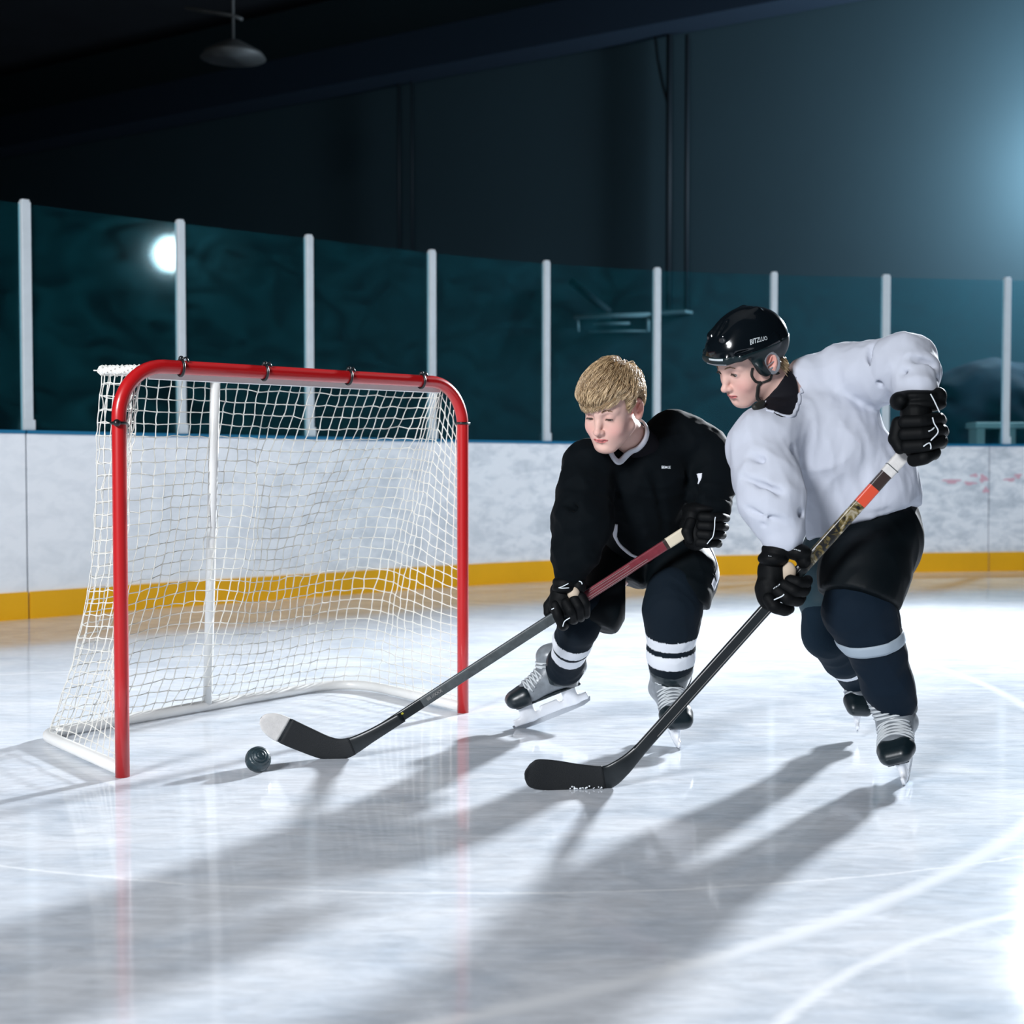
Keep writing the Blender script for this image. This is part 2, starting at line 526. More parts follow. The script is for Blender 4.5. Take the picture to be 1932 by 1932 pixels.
def ice_material():
    m = bpy.data.materials.new('rink_ice'); m.use_nodes = True
    nt = m.node_tree; b = nt.nodes['Principled BSDF']; N = nt.nodes.new; L = nt.links.new
    tc = N('ShaderNodeTexCoord')
    # broad frosty mottling
    mp = N('ShaderNodeMapping'); mp.inputs['Scale'].default_value = (1.0, 1.5, 1); L(tc.outputs['Object'], mp.inputs[0])
    n1 = N('ShaderNodeTexNoise'); n1.inputs['Scale'].default_value = 2.2; n1.inputs['Detail'].default_value = 10
    n1.inputs['Roughness'].default_value = 0.65; n1.inputs['Distortion'].default_value = 0.6
    L(mp.outputs[0], n1.inputs['Vector'])
    cr = N('ShaderNodeValToRGB')
    cr.color_ramp.elements[0].position = 0.32; cr.color_ramp.elements[0].color = (0.56, 0.62, 0.70, 1)
    cr.color_ramp.elements[1].position = 0.60; cr.color_ramp.elements[1].color = (0.77, 0.80, 0.85, 1)
    L(n1.outputs['Fac'], cr.inputs[0])
    # skate cuts: thin curved lines from distorted wave bands at several angles
    prev = cr.outputs[0]; hsum = None
    for i, (rot, sc, dist, thr) in enumerate([(0.35, 1.5, 3.5, 0.986), (-0.55, 1.1, 4.5, 0.988), (1.15, 1.9, 3.0, 0.988), (0.02, 2.4, 2.2, 0.985)]):
        mp2 = N('ShaderNodeMapping'); mp2.inputs['Rotation'].default_value = (0, 0, rot)
        mp2.inputs['Location'].default_value = (3.1 * i, 1.7 * i, 0); L(tc.outputs['Object'], mp2.inputs[0])
        w = N('ShaderNodeTexWave'); w.wave_type = 'BANDS'; w.bands_direction = 'Y'
        w.inputs['Scale'].default_value = sc; w.inputs['Distortion'].default_value = dist
        w.inputs['Detail'].default_value = 2.0; w.inputs['Detail Scale'].default_value = 0.35
        w.inputs['Detail Roughness'].default_value = 0.35
        L(mp2.outputs[0], w.inputs['Vector'])
        mr = N('ShaderNodeMapRange'); mr.inputs[1].default_value = thr; mr.inputs[2].default_value = 1.0
        L(w.outputs['Fac'], mr.inputs[0])
        # break the lines up
        nb = N('ShaderNodeTexNoise'); nb.inputs['Scale'].default_value = 0.5 + .2 * i; L(mp2.outputs[0], nb.inputs['Vector'])
        mb = N('ShaderNodeMapRange'); mb.inputs[1].default_value = 0.5; mb.inputs[2].default_value = 0.62
        L(nb.outputs['Fac'], mb.inputs[0])
        mu = N('ShaderNodeMath'); mu.operation = 'MULTIPLY'; L(mr.outputs[0], mu.inputs[0]); L(mb.outputs[0], mu.inputs[1])
        if hsum is None: hsum = mu.outputs[0]
        else:
            ad = N('ShaderNodeMath'); ad.operation = 'MAXIMUM'; L(hsum, ad.inputs[0]); L(mu.outputs[0], ad.inputs[1]); hsum = ad.outputs[0]
    mx = N('ShaderNodeMixRGB'); hm_ = N('ShaderNodeMath'); hm_.operation = 'MULTIPLY'; hm_.inputs[1].default_value = 0.05; L(hsum, hm_.inputs[0]); L(hm_.outputs[0], mx.inputs[0]); L(prev, mx.inputs[1]); mx.inputs[2].default_value = (0.93, 0.95, 0.98, 1)
    # fine frosty streaks
    mp5 = N('ShaderNodeMapping'); mp5.inputs['Scale'].default_value = (2.2, 9.0, 1); mp5.inputs['Rotation'].default_value = (0, 0, .12); L(tc.outputs['Object'], mp5.inputs[0])
    n5 = N('ShaderNodeTexNoise'); n5.inputs['Scale'].default_value = 3.2; n5.inputs['Detail'].default_value = 9; n5.inputs['Roughness'].default_value = .72; n5.inputs['Distortion'].default_value = .8
    L(mp5.outputs[0], n5.inputs['Vector'])
    r5 = N('ShaderNodeMapRange'); r5.inputs[1].default_value = .36; r5.inputs[2].default_value = .62; r5.inputs[3].default_value = .80; r5.inputs[4].default_value = 1.02; L(n5.outputs['Fac'], r5.inputs[0])
    v5 = N('ShaderNodeVectorMath'); v5.operation = 'SCALE'; L(mx.outputs[0], v5.inputs[0]); L(r5.outputs[0], v5.inputs['Scale'])
    last = v5.outputs[0]
    # long curved skate tracks of packed snow
    for (cx, cy, R_, w) in ICE_ARCS:
        sb = N('ShaderNodeVectorMath'); sb.operation = 'DISTANCE'; L(tc.outputs['Object'], sb.inputs[0]); sb.inputs[1].default_value = (cx, cy, 0)
        a_ = N('ShaderNodeMath'); a_.operation = 'SUBTRACT'; L(sb.outputs['Value'], a_.inputs[0]); a_.inputs[1].default_value = R_
        nz = N('ShaderNodeMath'); nz.operation = 'MULTIPLY_ADD'; L(n5.outputs['Fac'], nz.inputs[0]); nz.inputs[1].default_value = .05; L(a_.outputs[0], nz.inputs[2])
        ab = N('ShaderNodeMath'); ab.operation = 'ABSOLUTE'; L(nz.outputs[0], ab.inputs[0])
        mr6 = N('ShaderNodeMapRange'); mr6.inputs[1].default_value = w; mr6.inputs[2].default_value = w * .2; mr6.inputs[3].default_value = 0; mr6.inputs[4].default_value = .8; L(ab.outputs[0], mr6.inputs[0])
        m6 = N('ShaderNodeMixRGB'); L(mr6.outputs[0], m6.inputs[0]); L(last, m6.inputs[1]); m6.inputs[2].default_value = (.88, .90, .93, 1); last = m6.outputs[0]
    L(last, b.inputs['Base Color'])
    rr = N('ShaderNodeMapRange'); rr.inputs[3].default_value = 0.05; rr.inputs[4].default_value = 0.13
    L(n1.outputs['Fac'], rr.inputs[0])
    ra = N('ShaderNodeMath'); ra.operation = 'MULTIPLY_ADD'; L(hsum, ra.inputs[0]); ra.inputs[1].default_value = 0.03; L(rr.outputs[0], ra.inputs[2])
    L(ra.outputs[0], b.inputs['Roughness'])
    b.inputs['IOR'].default_value = 1.31
    b.inputs['Specular IOR Level'].default_value = 0.52
    n3 = N('ShaderNodeTexNoise'); n3.inputs['Scale'].default_value = 9; n3.inputs['Detail'].default_value = 6
    mp3 = N('ShaderNodeMapping'); mp3.inputs['Scale'].default_value = (0.6, 2.0, 1); L(tc.outputs['Object'], mp3.inputs[0])
    L(mp3.outputs[0], n3.inputs['Vector'])
    hs = N('ShaderNodeMath'); hs.operation = 'MULTIPLY_ADD'; L(hsum, hs.inputs[0]); hs.inputs[1].default_value = -0.04; L(n3.outputs['Fac'], hs.inputs[2])
    bp = N('ShaderNodeBump'); bp.inputs['Strength'].default_value = 0.07; bp.inputs['Distance'].default_value = 0.004
    L(hs.outputs[0], bp.inputs['Height']); L(bp.outputs[0], b.inputs['Normal'])
    return m


M['ice'] = ice_material()


def glass_material():
    m = bpy.data.materials.new('scuffed_acrylic'); m.use_nodes = True
    nt = m.node_tree; nt.nodes.clear(); N = nt.nodes.new; L = nt.links.new
    out = N('ShaderNodeOutputMaterial'); tc = N('ShaderNodeTexCoord')
    mp = N('ShaderNodeMapping'); mp.inputs['Scale'].default_value = (1.2, 1.2, 2.2); L(tc.outputs['Object'], mp.inputs[0])
    n = N('ShaderNodeTexNoise'); n.inputs['Scale'].default_value = 2.2; n.inputs['Detail'].default_value = 8
    n.inputs['Distortion'].default_value = 1.6; L(mp.outputs[0], n.inputs['Vector'])
    tr = N('ShaderNodeBsdfTransparent'); tr.inputs[0].default_value = (0.80, 0.97, 1.0, 1)
    df = N('ShaderNodeBsdfDiffuse'); df.inputs[0].default_value = (0.03, 0.50, 0.62, 1)
    g1 = N('ShaderNodeBsdfGlossy'); g1.inputs['Roughness'].default_value = 0.055; g1.inputs[0].default_value = (0.85, 0.97, 1, 1)
    g2 = N('ShaderNodeBsdfGlossy'); g2.inputs['Roughness'].default_value = 0.30; g2.inputs[0].default_value = (0.2, 0.85, 1, 1)
    smudge = N('ShaderNodeMapRange'); smudge.inputs[1].default_value = 0.3; smudge.inputs[2].default_value = 0.75
    smudge.inputs[3].default_value = 0.005; smudge.inputs[4].default_value = 0.026; L(n.outputs['Fac'], smudge.inputs[0])
    m1 = N('ShaderNodeMixShader'); L(smudge.outputs[0], m1.inputs[0]); L(tr.outputs[0], m1.inputs[1]); L(df.outputs[0], m1.inputs[2])
    m2 = N('ShaderNodeMixShader'); m2.inputs[0].default_value = 0.035; L(m1.outputs[0], m2.inputs[1]); L(g1.outputs[0], m2.inputs[2])
    hz = N('ShaderNodeMapRange'); hz.inputs[1].default_value = 0.3; hz.inputs[2].default_value = 0.8
    hz.inputs[3].default_value = 0.004; hz.inputs[4].default_value = 0.035; L(n.outputs['Fac'], hz.inputs[0])
    m3 = N('ShaderNodeMixShader'); L(hz.outputs[0], m3.inputs[0]); L(m2.outputs[0], m3.inputs[1]); L(g2.outputs[0], m3.inputs[2])
    L(m3.outputs[0], out.inputs[0])
    return m


M['glass'] = glass_material()

# ------------------------------------------------------------------ rink floor, back wall, ceiling
fl = MB(); fl.add([(-14, -6, 0), (16, -6, 0), (16, 26, 0), (-14, 26, 0)], [(0, 1, 2, 3)])
tag(fl.build('floor', M['ice']), kind='structure')

WD = unit(V3(1, -0.66, 0)); WN = V3(-WD[1], WD[0], 0) * -1      # along the back wall, and towards the rink
wall_p = lambda x: V3(x, 18.2 - 0.66 * x, 0)
bw = MB(); a = wall_p(-14); b_ = wall_p(12)
L_ = np.linalg.norm(b_ - a); mid = (a + b_) / 2 + WN * -0.15
bw.box(mid + V3(0, 0, 3.9), (L_, 0.3, 7.8), [WD, WN, V3(0, 0, 1)])
tag(bw.build('wall_back', M['wall']), kind='structure')
cl = MB(); cl.box((1, 10, 7.35), (34, 34, 0.2))
tag(cl.build('ceiling', M['ceiling']), kind='structure')
# eave beam along the wall top (lower edge about 6 m up)
bm_ = MB(); bm_.box((a + b_) / 2 + WN * 0.30 + V3(0, 0, 6.15), (L_, 0.5, 0.50), [WD, WN, V3(0, 0, 1)])
tag(bm_.build('trim_1', M['beam'], bevel=0.01), kind='structure')


def wall_at(px, off=0.0):
    """x position on the wall plane (moved off towards the rink) under photo column px"""
    u = (px - 966.0) / F; n = WN
    p0 = wall_p(0) + n * off
    # ray (u*Y, Y): (p - p0).n = 0
    Y = (p0 @ n) / (u * n[0] + n[1])
    return V3(u * Y, Y, 0)


def wall_z(px, py, off=0.0):
    p = wall_at(px, off); return at(px, py, p[1])


def pipe(px0, py0, px1, py1, r, label, off=0.12, name='wall_pipe', mids=None, grp=None):
    p0 = wall_z(px0, py0, off); p1 = wall_z(px1, py1, off)
    if mids is None: p1[0], p1[1] = p0[0], p0[1]
    pts = [p0] + [wall_z(q[0], q[1], off) for q in (mids or [])] + [p1]
    o = MB().tube(pts, r, 10)
    root = empty(name, tuple(p1)); tag(root, label, 'pipe' if 'pipe' in name else 'cable', grp)
    o.build('tube' if 'pipe' in name else 'cord', M['pipe'], root, True)
    return root


pipe(1263, 66, 1263, 586, 0.036, 'thicker dark vertical pipe on the back wall above the rail frame')
pipe(1297, 66, 1297, 586, 0.027, 'thinner dark vertical pipe just right of the thickest pipe on the back wall')
pipe(752, 158, 752, 480, 0.02, 'thin dark wall pipe above the goal, left one of the pair')
pipe(777, 152, 777, 470, 0.016, 'thin dark wall pipe above the goal, right one of the pair')
pipe(1236, 70, 1262, 205, 0.014, 'loose dark cable bending towards the thick pipe on the back wall', name='wall_cable', mids=[(1240, 110), (1250, 160)])

# low frame on the wall behind the glass (a faint rectangular rail)
fr = empty('wall_rail_frame', tuple(wall_z(1155, 612, 0.15)))
tag(fr, 'faint grey rectangular rail frame on the back wall seen through the glass', 'frame')
M['rail'] = mat('rail_paint', (0.04, 0.055, 0.06), 0.6)
q = lambda x, y: wall_z(x, y, 0.15)
MB().tube([q(1084, 598), q(1226, 594)], 0.028, 8).build('rail', M['rail'], fr, True)
MB().tube([q(1120, 611), q(1188, 610)], 0.016, 8).build('rail', M['rail'], fr, True)
MB().tube([q(1110, 626), q(1224, 624)], 0.012, 8).build('rail', M['rail'], fr, True)
MB().tube([q(1223, 592), q(1223, 626)], 0.022, 8).build('upright', M['rail'], fr, True)
MB().tube([q(1090, 598), q(1092, 626)], 0.012, 8).build('upright', M['rail'], fr, True)
sh = empty('wall_ledge', tuple(wall_z(1275, 590, 0.1)))
tag(sh, 'short grey ledge on the back wall under the two right-hand pipes', 'ledge')
MB().box((wall_z(1248, 590, .1) + wall_z(1300, 590, .1)) / 2, (0.36, 0.2, 0.03), [WD, WN, V3(0, 0, 1)]).build('shelf', M['rail'], sh)
db = empty('wall_brace', tuple(wall_z(1115, 560, 0.1)))
tag(db, 'dark diagonal brace on the back wall above the rail frame', 'brace')
MB().tube([wall_z(1078, 530, .1), wall_z(1150, 590, .1)], 0.05, 8).build('bar', M['pipe'], db, True)

wl = wall_at(1995, 0.9); lamp('wall_glow_light', 'POINT', (wl[0], wl[1], 3.87), (0, 0, 0), 850, (0.86, 0.92, 1.0), shadow_soft_size=0.12)  # lamp without a fixture, added for the bright glow at the wall's right edge

# dark tarpaulin heap and bench beyond the boards at far right
tp = Sdf(); c0 = at(1880, 800, 13.2)
for i, (px, py, r) in enumerate([(1795, 770, .38), (1840, 735, .42), (1890, 738, .40), (1935, 750, .45), (1985, 760, .5), (1810, 850, .5), (1900, 860, .6), (2000, 860, .6)]):
    p = at(px, py + 24, 13.0); tp.ell(p, (r, 0.25, r * 0.9), k=0.15)
tp.cone((c0[0] - .35, 13.1, 0.25), (c0[0] + 1.2, 13.1, 0.25), 0.27, k=0.2)
tp.func(lambda P: 0.03 * wob(P, 6, 3)); tp.half((0, 0, 0), (0, 0, -1), 0.01)
M['tarp'] = mat('dark_tarpaulin', (0.0012, 0.004, 0.009), 0.8, spec=0.1, noise=0.5, nscale=5)
o = tp.build('tarpaulin', 0.05, M['tarp']); tag(o, 'dark blue tarpaulin heap behind the boards at far right', 'tarpaulin')
bn = empty('bench', tuple(at(1890, 870, 12.55) * V3(1, 1, 0))); tag(bn, 'pale bench beyond the boards at far right, before the tarpaulin', 'bench')
M['bench'] = mat('bench_paint', (0.16, 0.19, 0.18), 0.6)
bt = at(1890, 803, 12.55)
MB().box((bt[0] + .1, 12.55, bt[2]), (0.75, 0.28, 0.05)).build('seat', M['bench'], bn, bevel=.006)
for dx in (-0.22, 0.05, .42):
    MB().box((bt[0] + dx, 12.55, bt[2] / 2), (0.07, 0.22, bt[2] - 0.04)).build('leg', M['bench'], bn)

# unlit lamp housing hung from the ceiling
lp = empty('hanging_lamp', tuple(at(440, 80, 15.0))); tag(lp, 'unlit dark lamp housing hanging under the ceiling at upper left', 'lamp')
M['lamp_metal'] = mat('lamp_metal', (0.012, 0.013, 0.013), 0.6)
lc = at(440, 92, 15.0)
MB().tube([lc + V3(0, 0, -.10), lc + V3(0, 0, -.04), lc + V3(0, 0, .08)], [0.34, 0.30, 0.08], 24).build('shade', M['lamp_metal'], lp, True)
MB().tube([lc + V3(0, 0, .08), lc + V3(0, 0, 7.25 - lc[2])], 0.015, 8).build('rod', M['lamp_metal'], lp, True)
MB().tube([lc + V3(-.5, 0, .42), lc + V3(0, 0, .34), lc + V3(0.1, 0, .30)], 0.02, 8).build('conduit', M['lamp_metal'], lp, True)

# ------------------------------------------------------------------ boards, posts and glass
POSTS = [(60, 383, .041), (350, 420, .036), (592, 448, .036), (822, 476, .036), (1036, 496, .037), (1243, 509, .040), (1461, 517, .036), (1672, 522, .044), (1900, 527, .042)]
PZ = 2.42
bx = []
for px, py, w in POSTS:
    Y = (PZ - CAMZ) * F / (866.0 - py) ; bx.append([(px - 966.0) / F * Y, Y])
# straight run to the left and to the right of the frame, rounded corner between
d0 = unit(np.array(bx[0]) - np.array(bx[1])); d1 = unit(np.array(bx[-1]) - np.array(bx[-2]))
ctrl = [np.array(bx[0]) + d0 * 5.0, np.array(bx[0]) + d0 * 2.1, np.array(bx[0]) + d0 * 1.0] + [np.array(p) for p in bx] + [np.array(bx[-1]) + d1 * 1.05, np.array(bx[-1]) + d1 * 2.2, np.array(bx[-1]) + d1 * 6]
path = np.array(smoothpath([V3(p[0], p[1], 0) for p in ctrl], 10))[:, :2]
seg = np.r_[0, np.cumsum(np.linalg.norm(np.diff(path, axis=0), axis=1))]


def ppos(s):
    return np.array([np.interp(s, seg, path[:, 0]), np.interp(s, seg, path[:, 1])])


def pnorm(s):
    t = unit(ppos(s + .05) - ppos(s - .05)); n = np.array([t[1], -t[0]])       # towards the rink (camera side)
    return n if n[1] < 0 else -n


def s_of_px(px):
    best = min(np.linspace(0, seg[-1], 4000), key=lambda s: abs(ppos(s)[0] / ppos(s)[1] * F + 966 - px) if ppos(s)[1] > 1 else 1e9)
    return best


btop = lambda s: float(np.interp(ppos(s)[1], [8.2, 11.8], [1.098, 1.053]))


def ribbon(s0, s1, z0, z1, o0, o1, n=60):
    """solid band following the boards; o = offset towards the rink; z may be callables"""
    vs = []; fs = []
    for i, s in enumerate(np.linspace(s0, s1, n)):
        p = ppos(s); nn = pnorm(s)
        za = z0(s) if callable(z0) else z0; zb = z1(s) if callable(z1) else z1
        for o_, z in ((o0, za), (o1, za), (o1, zb), (o0, zb)):
            q = p + nn * o_; vs.append((q[0], q[1], z))
    for i in range(n - 1):
        for k in range(4):
            a = i * 4 + k; b = i * 4 + (k + 1) % 4; fs.append((a, b, b + 4, a + 4))
    fs.append((0, 1, 2, 3)); fs.append(tuple(4 * (n - 1) + k for k in (3, 2, 1, 0)))
    return vs, fs


sj = [0.05, s_of_px(50), s_of_px(1866), seg[-1] - 0.1]
blab = ['white rink board with yellow kick plate at the far left edge, left of the joint',
        'long curved white rink board with yellow kick plate behind the goal and players',
        'white rink board with yellow kick plate at the far right edge, right of the joint']
for i in range(3):
    s0, s1 = sj[i] + 0.006, sj[i + 1] - 0.006
    n = 110 if i == 1 else 30
    m_ = ppos((s0 + s1) / 2)
    root = empty('rink_board', (m_[0], m_[1], 0)); tag(root, blab[i], 'rink board', 'rink boards')
    vs, fs = ribbon(s0, s1, 0.0, lambda s: btop(s) - 0.02, -0.10, 0.0, n)
    MB().add(vs, fs).build('facing', M['board'], root)
    vs, fs = ribbon(s0, s1, 0.0, 0.158, 0.0005, 0.014, n)
    MB().add(vs, fs).build('kick_plate', M['kick'], root)
    vs, fs = ribbon(s0, s1, lambda s: btop(s) - 0.02, lambda s: btop(s), -0.12, 0.008, n)
    MB().add(vs, fs).build('cap_rail', M['cap_blue'], root)

# faint pink player marks on the right-hand board face
PM = mat('pink_mark', srgb(222, 176, 190), 0.6)
mk = []
for i, (px, py, rx, rz) in enumerate([(1795, 908, .07, .018), (1830, 912, .05, .014), (1855, 903, .035, .03), (1860, 925, .028, .022), (1838, 897, .035, .012), (1905, 905, .05, .014), (1920, 898, .03, .02)]):
    s = s_of_px(px); p = ppos(s); nn = pnorm(s); z = at(px, py, p[1])[2]; t = np.array([-nn[1], nn[0]])
    pts = []
    for k in range(18):
        an = 2 * math.pi * k / 18; rr = 1 + 0.3 * math.sin(3 * an + i) + 0.15 * math.sin(5 * an + 2 * i)
        q = p + nn * 0.0015 + t * rx * rr * math.cos(an); pts.append((q[0], q[1], z + rz * rr * math.sin(an)))
    mk.append(pts)
brd = [o for o in bpy.data.objects if o.name.startswith('rink_board')][1]
mm = MB()
for pts in mk: MB().add(pts, [tuple(range(18))]).build('pink_scuff', PM, brd)
pass

ORD = ['first', 'second', 'third', 'fourth', 'fifth', 'sixth', 'seventh', 'eighth', 'ninth']
WHERE = ['at the far left edge', 'beside the bright glare on the glass', 'behind the middle of the goal', 'behind the right part of the goal',
         'left of the blond boy', 'above the blond boy\'s shoulder', 'behind the black helmet', 'behind the raised white sleeve', 'at the far right edge']
sp = []
for i, (px, py, w) in enumerate(POSTS):
    s = s_of_px(px); sp.append(s); p = ppos(s); nn = pnorm(s); t = np.array([-nn[1], nn[0]])
    z0 = btop(s) - 0.012
    root = empty('glass_post', (p[0], p[1], z0)); tag(root, 'white glass post, %s from the left, %s' % (ORD[i], WHERE[i]), 'post', 'glass support posts')
    ax = [V3(t[0], t[1], 0), V3(nn[0], nn[1], 0), V3(0, 0, 1)]
    c = V3(p[0], p[1], 0) - ax[1] * 0.045; z0 = btop(s) + .001
    w = w * (Y_ := p[1]) / p[1]
    ww = {0: 18, 1: 14, 2: 13, 3: 12, 4: 11, 5: 12, 6: 11, 7: 14, 8: 12}[i] * p[1] / F
    MB().box(c + V3(0, 0, (z0 + PZ) / 2), (ww, 0.05, PZ - z0), ax).build('upright', M['post'], root, bevel=0.004)
    MB().box(c + V3(0, 0, PZ + .006), (ww * .8, 0.04, 0.014), ax).build('cap', M['post'], root, bevel=0.003)
    MB().box(c + ax[1] * 0.028 + V3(0, 0, z0 + 0.03), (ww * 1.25, 0.012, 0.06), ax).build('base_bracket', M['post'], root)
gl = [sp[0] - 1.02] + sp + [sp[-1] + 1.05]
gw = ['left of the first white post at the far left edge'] + ['between %s and %s posts from left, %s' % (ORD[i], ORD[i + 1], w) for i, w in enumerate(
    ['carrying the bright lamp glare', 'above left of goal', 'above right of goal', 'right of the goal', 'behind the blond boy\'s head', 'between the two heads', 'above the white jersey\'s back', 'right of the raised white sleeve'])] + ['right of the last white post at the far right edge']
for i in range(len(gl) - 1):
    s0, s1 = gl[i] + 0.0325, gl[i + 1] - 0.0325
    vs, fs = ribbon(s0, s1, lambda s: btop(s) + 0.001, PZ - 0.012, -0.052, -0.040, 2)
    o = MB().add(vs, fs).build('rink_glass', M['glass'])
    c = ppos((s0 + s1) / 2)
    tag(o, 'clear scuffed glass %s' % gw[i], 'glass', 'glass panes above the boards')

# flood light on the camera side whose image shows in the second pane
s_ = s_of_px(326); p_ = ppos(s_); ca_, cb_ = ppos(gl[1] + .027), ppos(gl[2] - .027); t_ = unit(cb_ - ca_); n_ = np.array([t_[1], -t_[0]]); gp = at(326, 479, p_[1] + .04); inc = unit(gp - V3(0, 0, CAMZ)); nn3 = V3(n_[0], n_[1], 0)
ref = inc - 2 * np.dot(inc, nn3) * nn3
lamp('flood_light_side', 'SPOT', tuple(gp + ref * 11.0), tuple(gp), 130, (0.80, 0.93, 1.0), shadow_soft_size=0.22, spot_size=math.radians(3.6), spot_blend=0.3)

# ------------------------------------------------------------------ goal
GL = V3(-1.141, 4.135, 0); GR = V3(-0.180, 5.19, 0)          # feet of the red posts
gdir = unit(GR - GL); gw_ = np.linalg.norm(GR - GL)
gback = unit(V3(-0.414, 0.54, 0)); HZ = 1.205; PR = 0.021
goal = empty('hockey_goal', tuple((GL + GR) / 2)); tag(goal, 'red and white hockey goal with white cord netting on the ice', 'hockey goal')
Rc = 0.155
Gz = lambda p, z: V3(p[0], p[1], z)
pts = [Gz(GL, 0.0), Gz(GL, .3), Gz(GL, .6), Gz(GL, HZ - Rc)]
pts += arcpts(Gz(GL, HZ - Rc) + gdir * Rc, -gdir, V3(0, 0, 1), Rc, 0.12, math.pi / 2, 12)
pts += [Gz(GL, HZ) + gdir * x for x in np.linspace(Rc + .1, gw_ - Rc - .1, 8)]
pts += arcpts(Gz(GR, HZ - Rc) - gdir * Rc, V3(0, 0, 1), gdir, Rc, 0, math.pi / 2 - 0.12, 12)
pts += [Gz(GR, HZ - Rc), Gz(GR, .6), Gz(GR, .3), Gz(GR, 0.0)]
MB().tube(pts, PR, 20, up=gback).build('front_frame', M['red'], goal, True)
# base bar: along the left side, back, right side with rounded corners
BL = V3(-1.56, 4.68, 0); BR = V3(-0.665, 5.80, 0)


def corner(a, c, b, r, n=10):
    a, b, c = map(np.array, (a, b, c)); u = unit(a - c); v = unit(b - c)
    p = c + u * r; q_ = c + v * r; out = []
    for t in np.linspace(0, 1, n): out.append((1 - t) ** 2 * p + 2 * t * (1 - t) * c + t * t * q_)
    return out


bz = 0.021
gl_, gr_, bl_, br_ = GL + gback * .015, GR + gback * .015, BL, BR
basepath = [gl_] + corner(gl_, bl_, br_, 0.10) + [bl_ * .75 + br_ * .25, bl_ * .5 + br_ * .5, bl_ * .25 + br_ * .75] + corner(bl_, br_, gr_, 0.26) + [gr_]
basepath = [V3(p[0], p[1], bz) for p in basepath]
MB().tube(basepath, 0.0195, 14).build('base_frame', M['white_steel'], goal, True)
# top shelf bar
TL = Gz(GL + V3(-.13, .20, 0), HZ - .006); TR = Gz(GR + V3(-.13, .20, 0), HZ - .006)
tl0 = Gz(GL, HZ - .012) + gdir * (Rc * .55) + gback * .01; tr0 = Gz(GR, HZ - .012) - gdir * (Rc * .55) + gback * .01
toppath = [tl0] + corner(tl0, TL, TR, 0.07) + [TL * .66 + TR * .34, TL * .33 + TR * .67] + corner(TL, TR, tr0, 0.09) + [tr0]
MB().tube(toppath, 0.013, 12).build('top_frame', M['white_steel'], goal, True)
# padded white skirt just behind the crossbar
sk = MB(); nn_ = 24; vs = []; fs = []
for i in range(nn_):
    x = np.linspace(Rc * .75, gw_ - Rc * .6, nn_)[i]
    p = Gz(GL, HZ) + gdir * x + gback * .024
    for dz, db_ in ((-.004, 0), (-.036, .002), (-.038, .010), (-.004, .012)): vs.append(p + V3(0, 0, dz) + gback * db_)
for i in range(nn_ - 1):
    for k in range(4): fs.append((i * 4 + k, i * 4 + (k + 1) % 4, i * 4 + 4 + (k + 1) % 4, i * 4 + 4 + k))
fs += [(0, 1, 2, 3), tuple(4 * (nn_ - 1) + k for k in (3, 2, 1, 0))]
sk.add(vs, fs).build('net_sleeve', M['white_steel'], goal, False)
# centre brace: bottom on the base bar at photo (388,1335), top at (408,718)
def on_line(a, b, px):
    u = (px - 966.0) / F; d = b - a; t = (u * a[1] - a[0]) / (d[0] - u * d[1]); return a + d * t
cb0 = on_line(Gz(BL, bz), Gz(BR, bz), 388); cb1 = on_line(TL, TR, 408)
MB().tube([cb0, cb0 * .5 + cb1 * .5, cb1], 0.0165, 14).build('centre_brace', M['white_steel'], goal, True)


# netting -- a sheet of square meshes hung between the top bar and the base bar
def resample(P, n):
    P = np.array(P); s = np.r_[0, np.cumsum(np.linalg.norm(np.diff(P, axis=0), axis=1))]
    t = np.linspace(0, s[-1], n); return np.stack([np.interp(t, s, P[:, i]) for i in range(3)], 1)


gr1 = np.array(resample([Gz(gl_, 1.06)] + list(map(np.array, toppath[0:1])) + toppath[1:-1] + [toppath[-1], Gz(gr_, 1.06)], 12))
NC, NR = 56, 30
# matching stretches of the two paths: side, back, side
def stretch(path, splits, counts):
    P = np.array(path); out = []
    for (a, b), c in zip(splits, counts):
        r_ = resample(P[a:b + 1], c + 1); out.append(r_ if not out else r_[1:])
    return np.concatenate(out)
nb_ = len(basepath); nt_ = len(toppath)
ib = (5, 5 + 10 + 3)      # middle of the corner arcs in the base path
it_ = (5, 5 + 10 + 2)
bot = stretch(basepath, [(0, ib[0]), (ib[0], ib[1]), (ib[1], nb_ - 1)], [13, 31, 12])
topA = [Gz(gl_, HZ - Rc)] + list(toppath) + [Gz(gr_, HZ - Rc)]
top = stretch(topA, [(0, it_[0] + 1), (it_[0] + 1, it_[1] + 1), (it_[1] + 1, nt_ + 1)], [13, 31, 12])
NC = len(bot) - 1
rng = np.random.RandomState(4)
G = np.zeros((NC + 1, NR + 1, 3))
cen = (GL + GR + BL + BR) / 4
for i in range(NC + 1):
    for j in range(NR + 1):
        t = j / NR
        tt = t ** 1.12
        p = top[i] * (1 - t) + bot[i] * t
        # the net is drawn in below the shelf and flares out near the base
        flare = -0.085 * math.sin(math.pi * t) ** 1.0 * (0.3 + 0.7 * t)
        edge = min(1, min(i, NC - i) / 7.0)
        outv = p - Gz(cen, p[2]); outv[2] = 0; outv = unit(outv)
        sag = 0.010 * math.sin(i * 0.55 + 2.2 * t) + 0.012 * math.sin(i * 0.23 + 5 * t)
        q_ = p + outv * (flare + sag * (t * (1 - t) * 4)) * edge
        q_[2] += (0.014 * math.sin(i * 0.31 + 0.6) + 0.010 * math.sin(i * .13 + j * .2)) * (t * (1 - t) * 4) * (0.4 + t)
        q_ += rng.randn(3) * 0.0022 * (0 < t < 1) * edge
        G[i, j] = q_
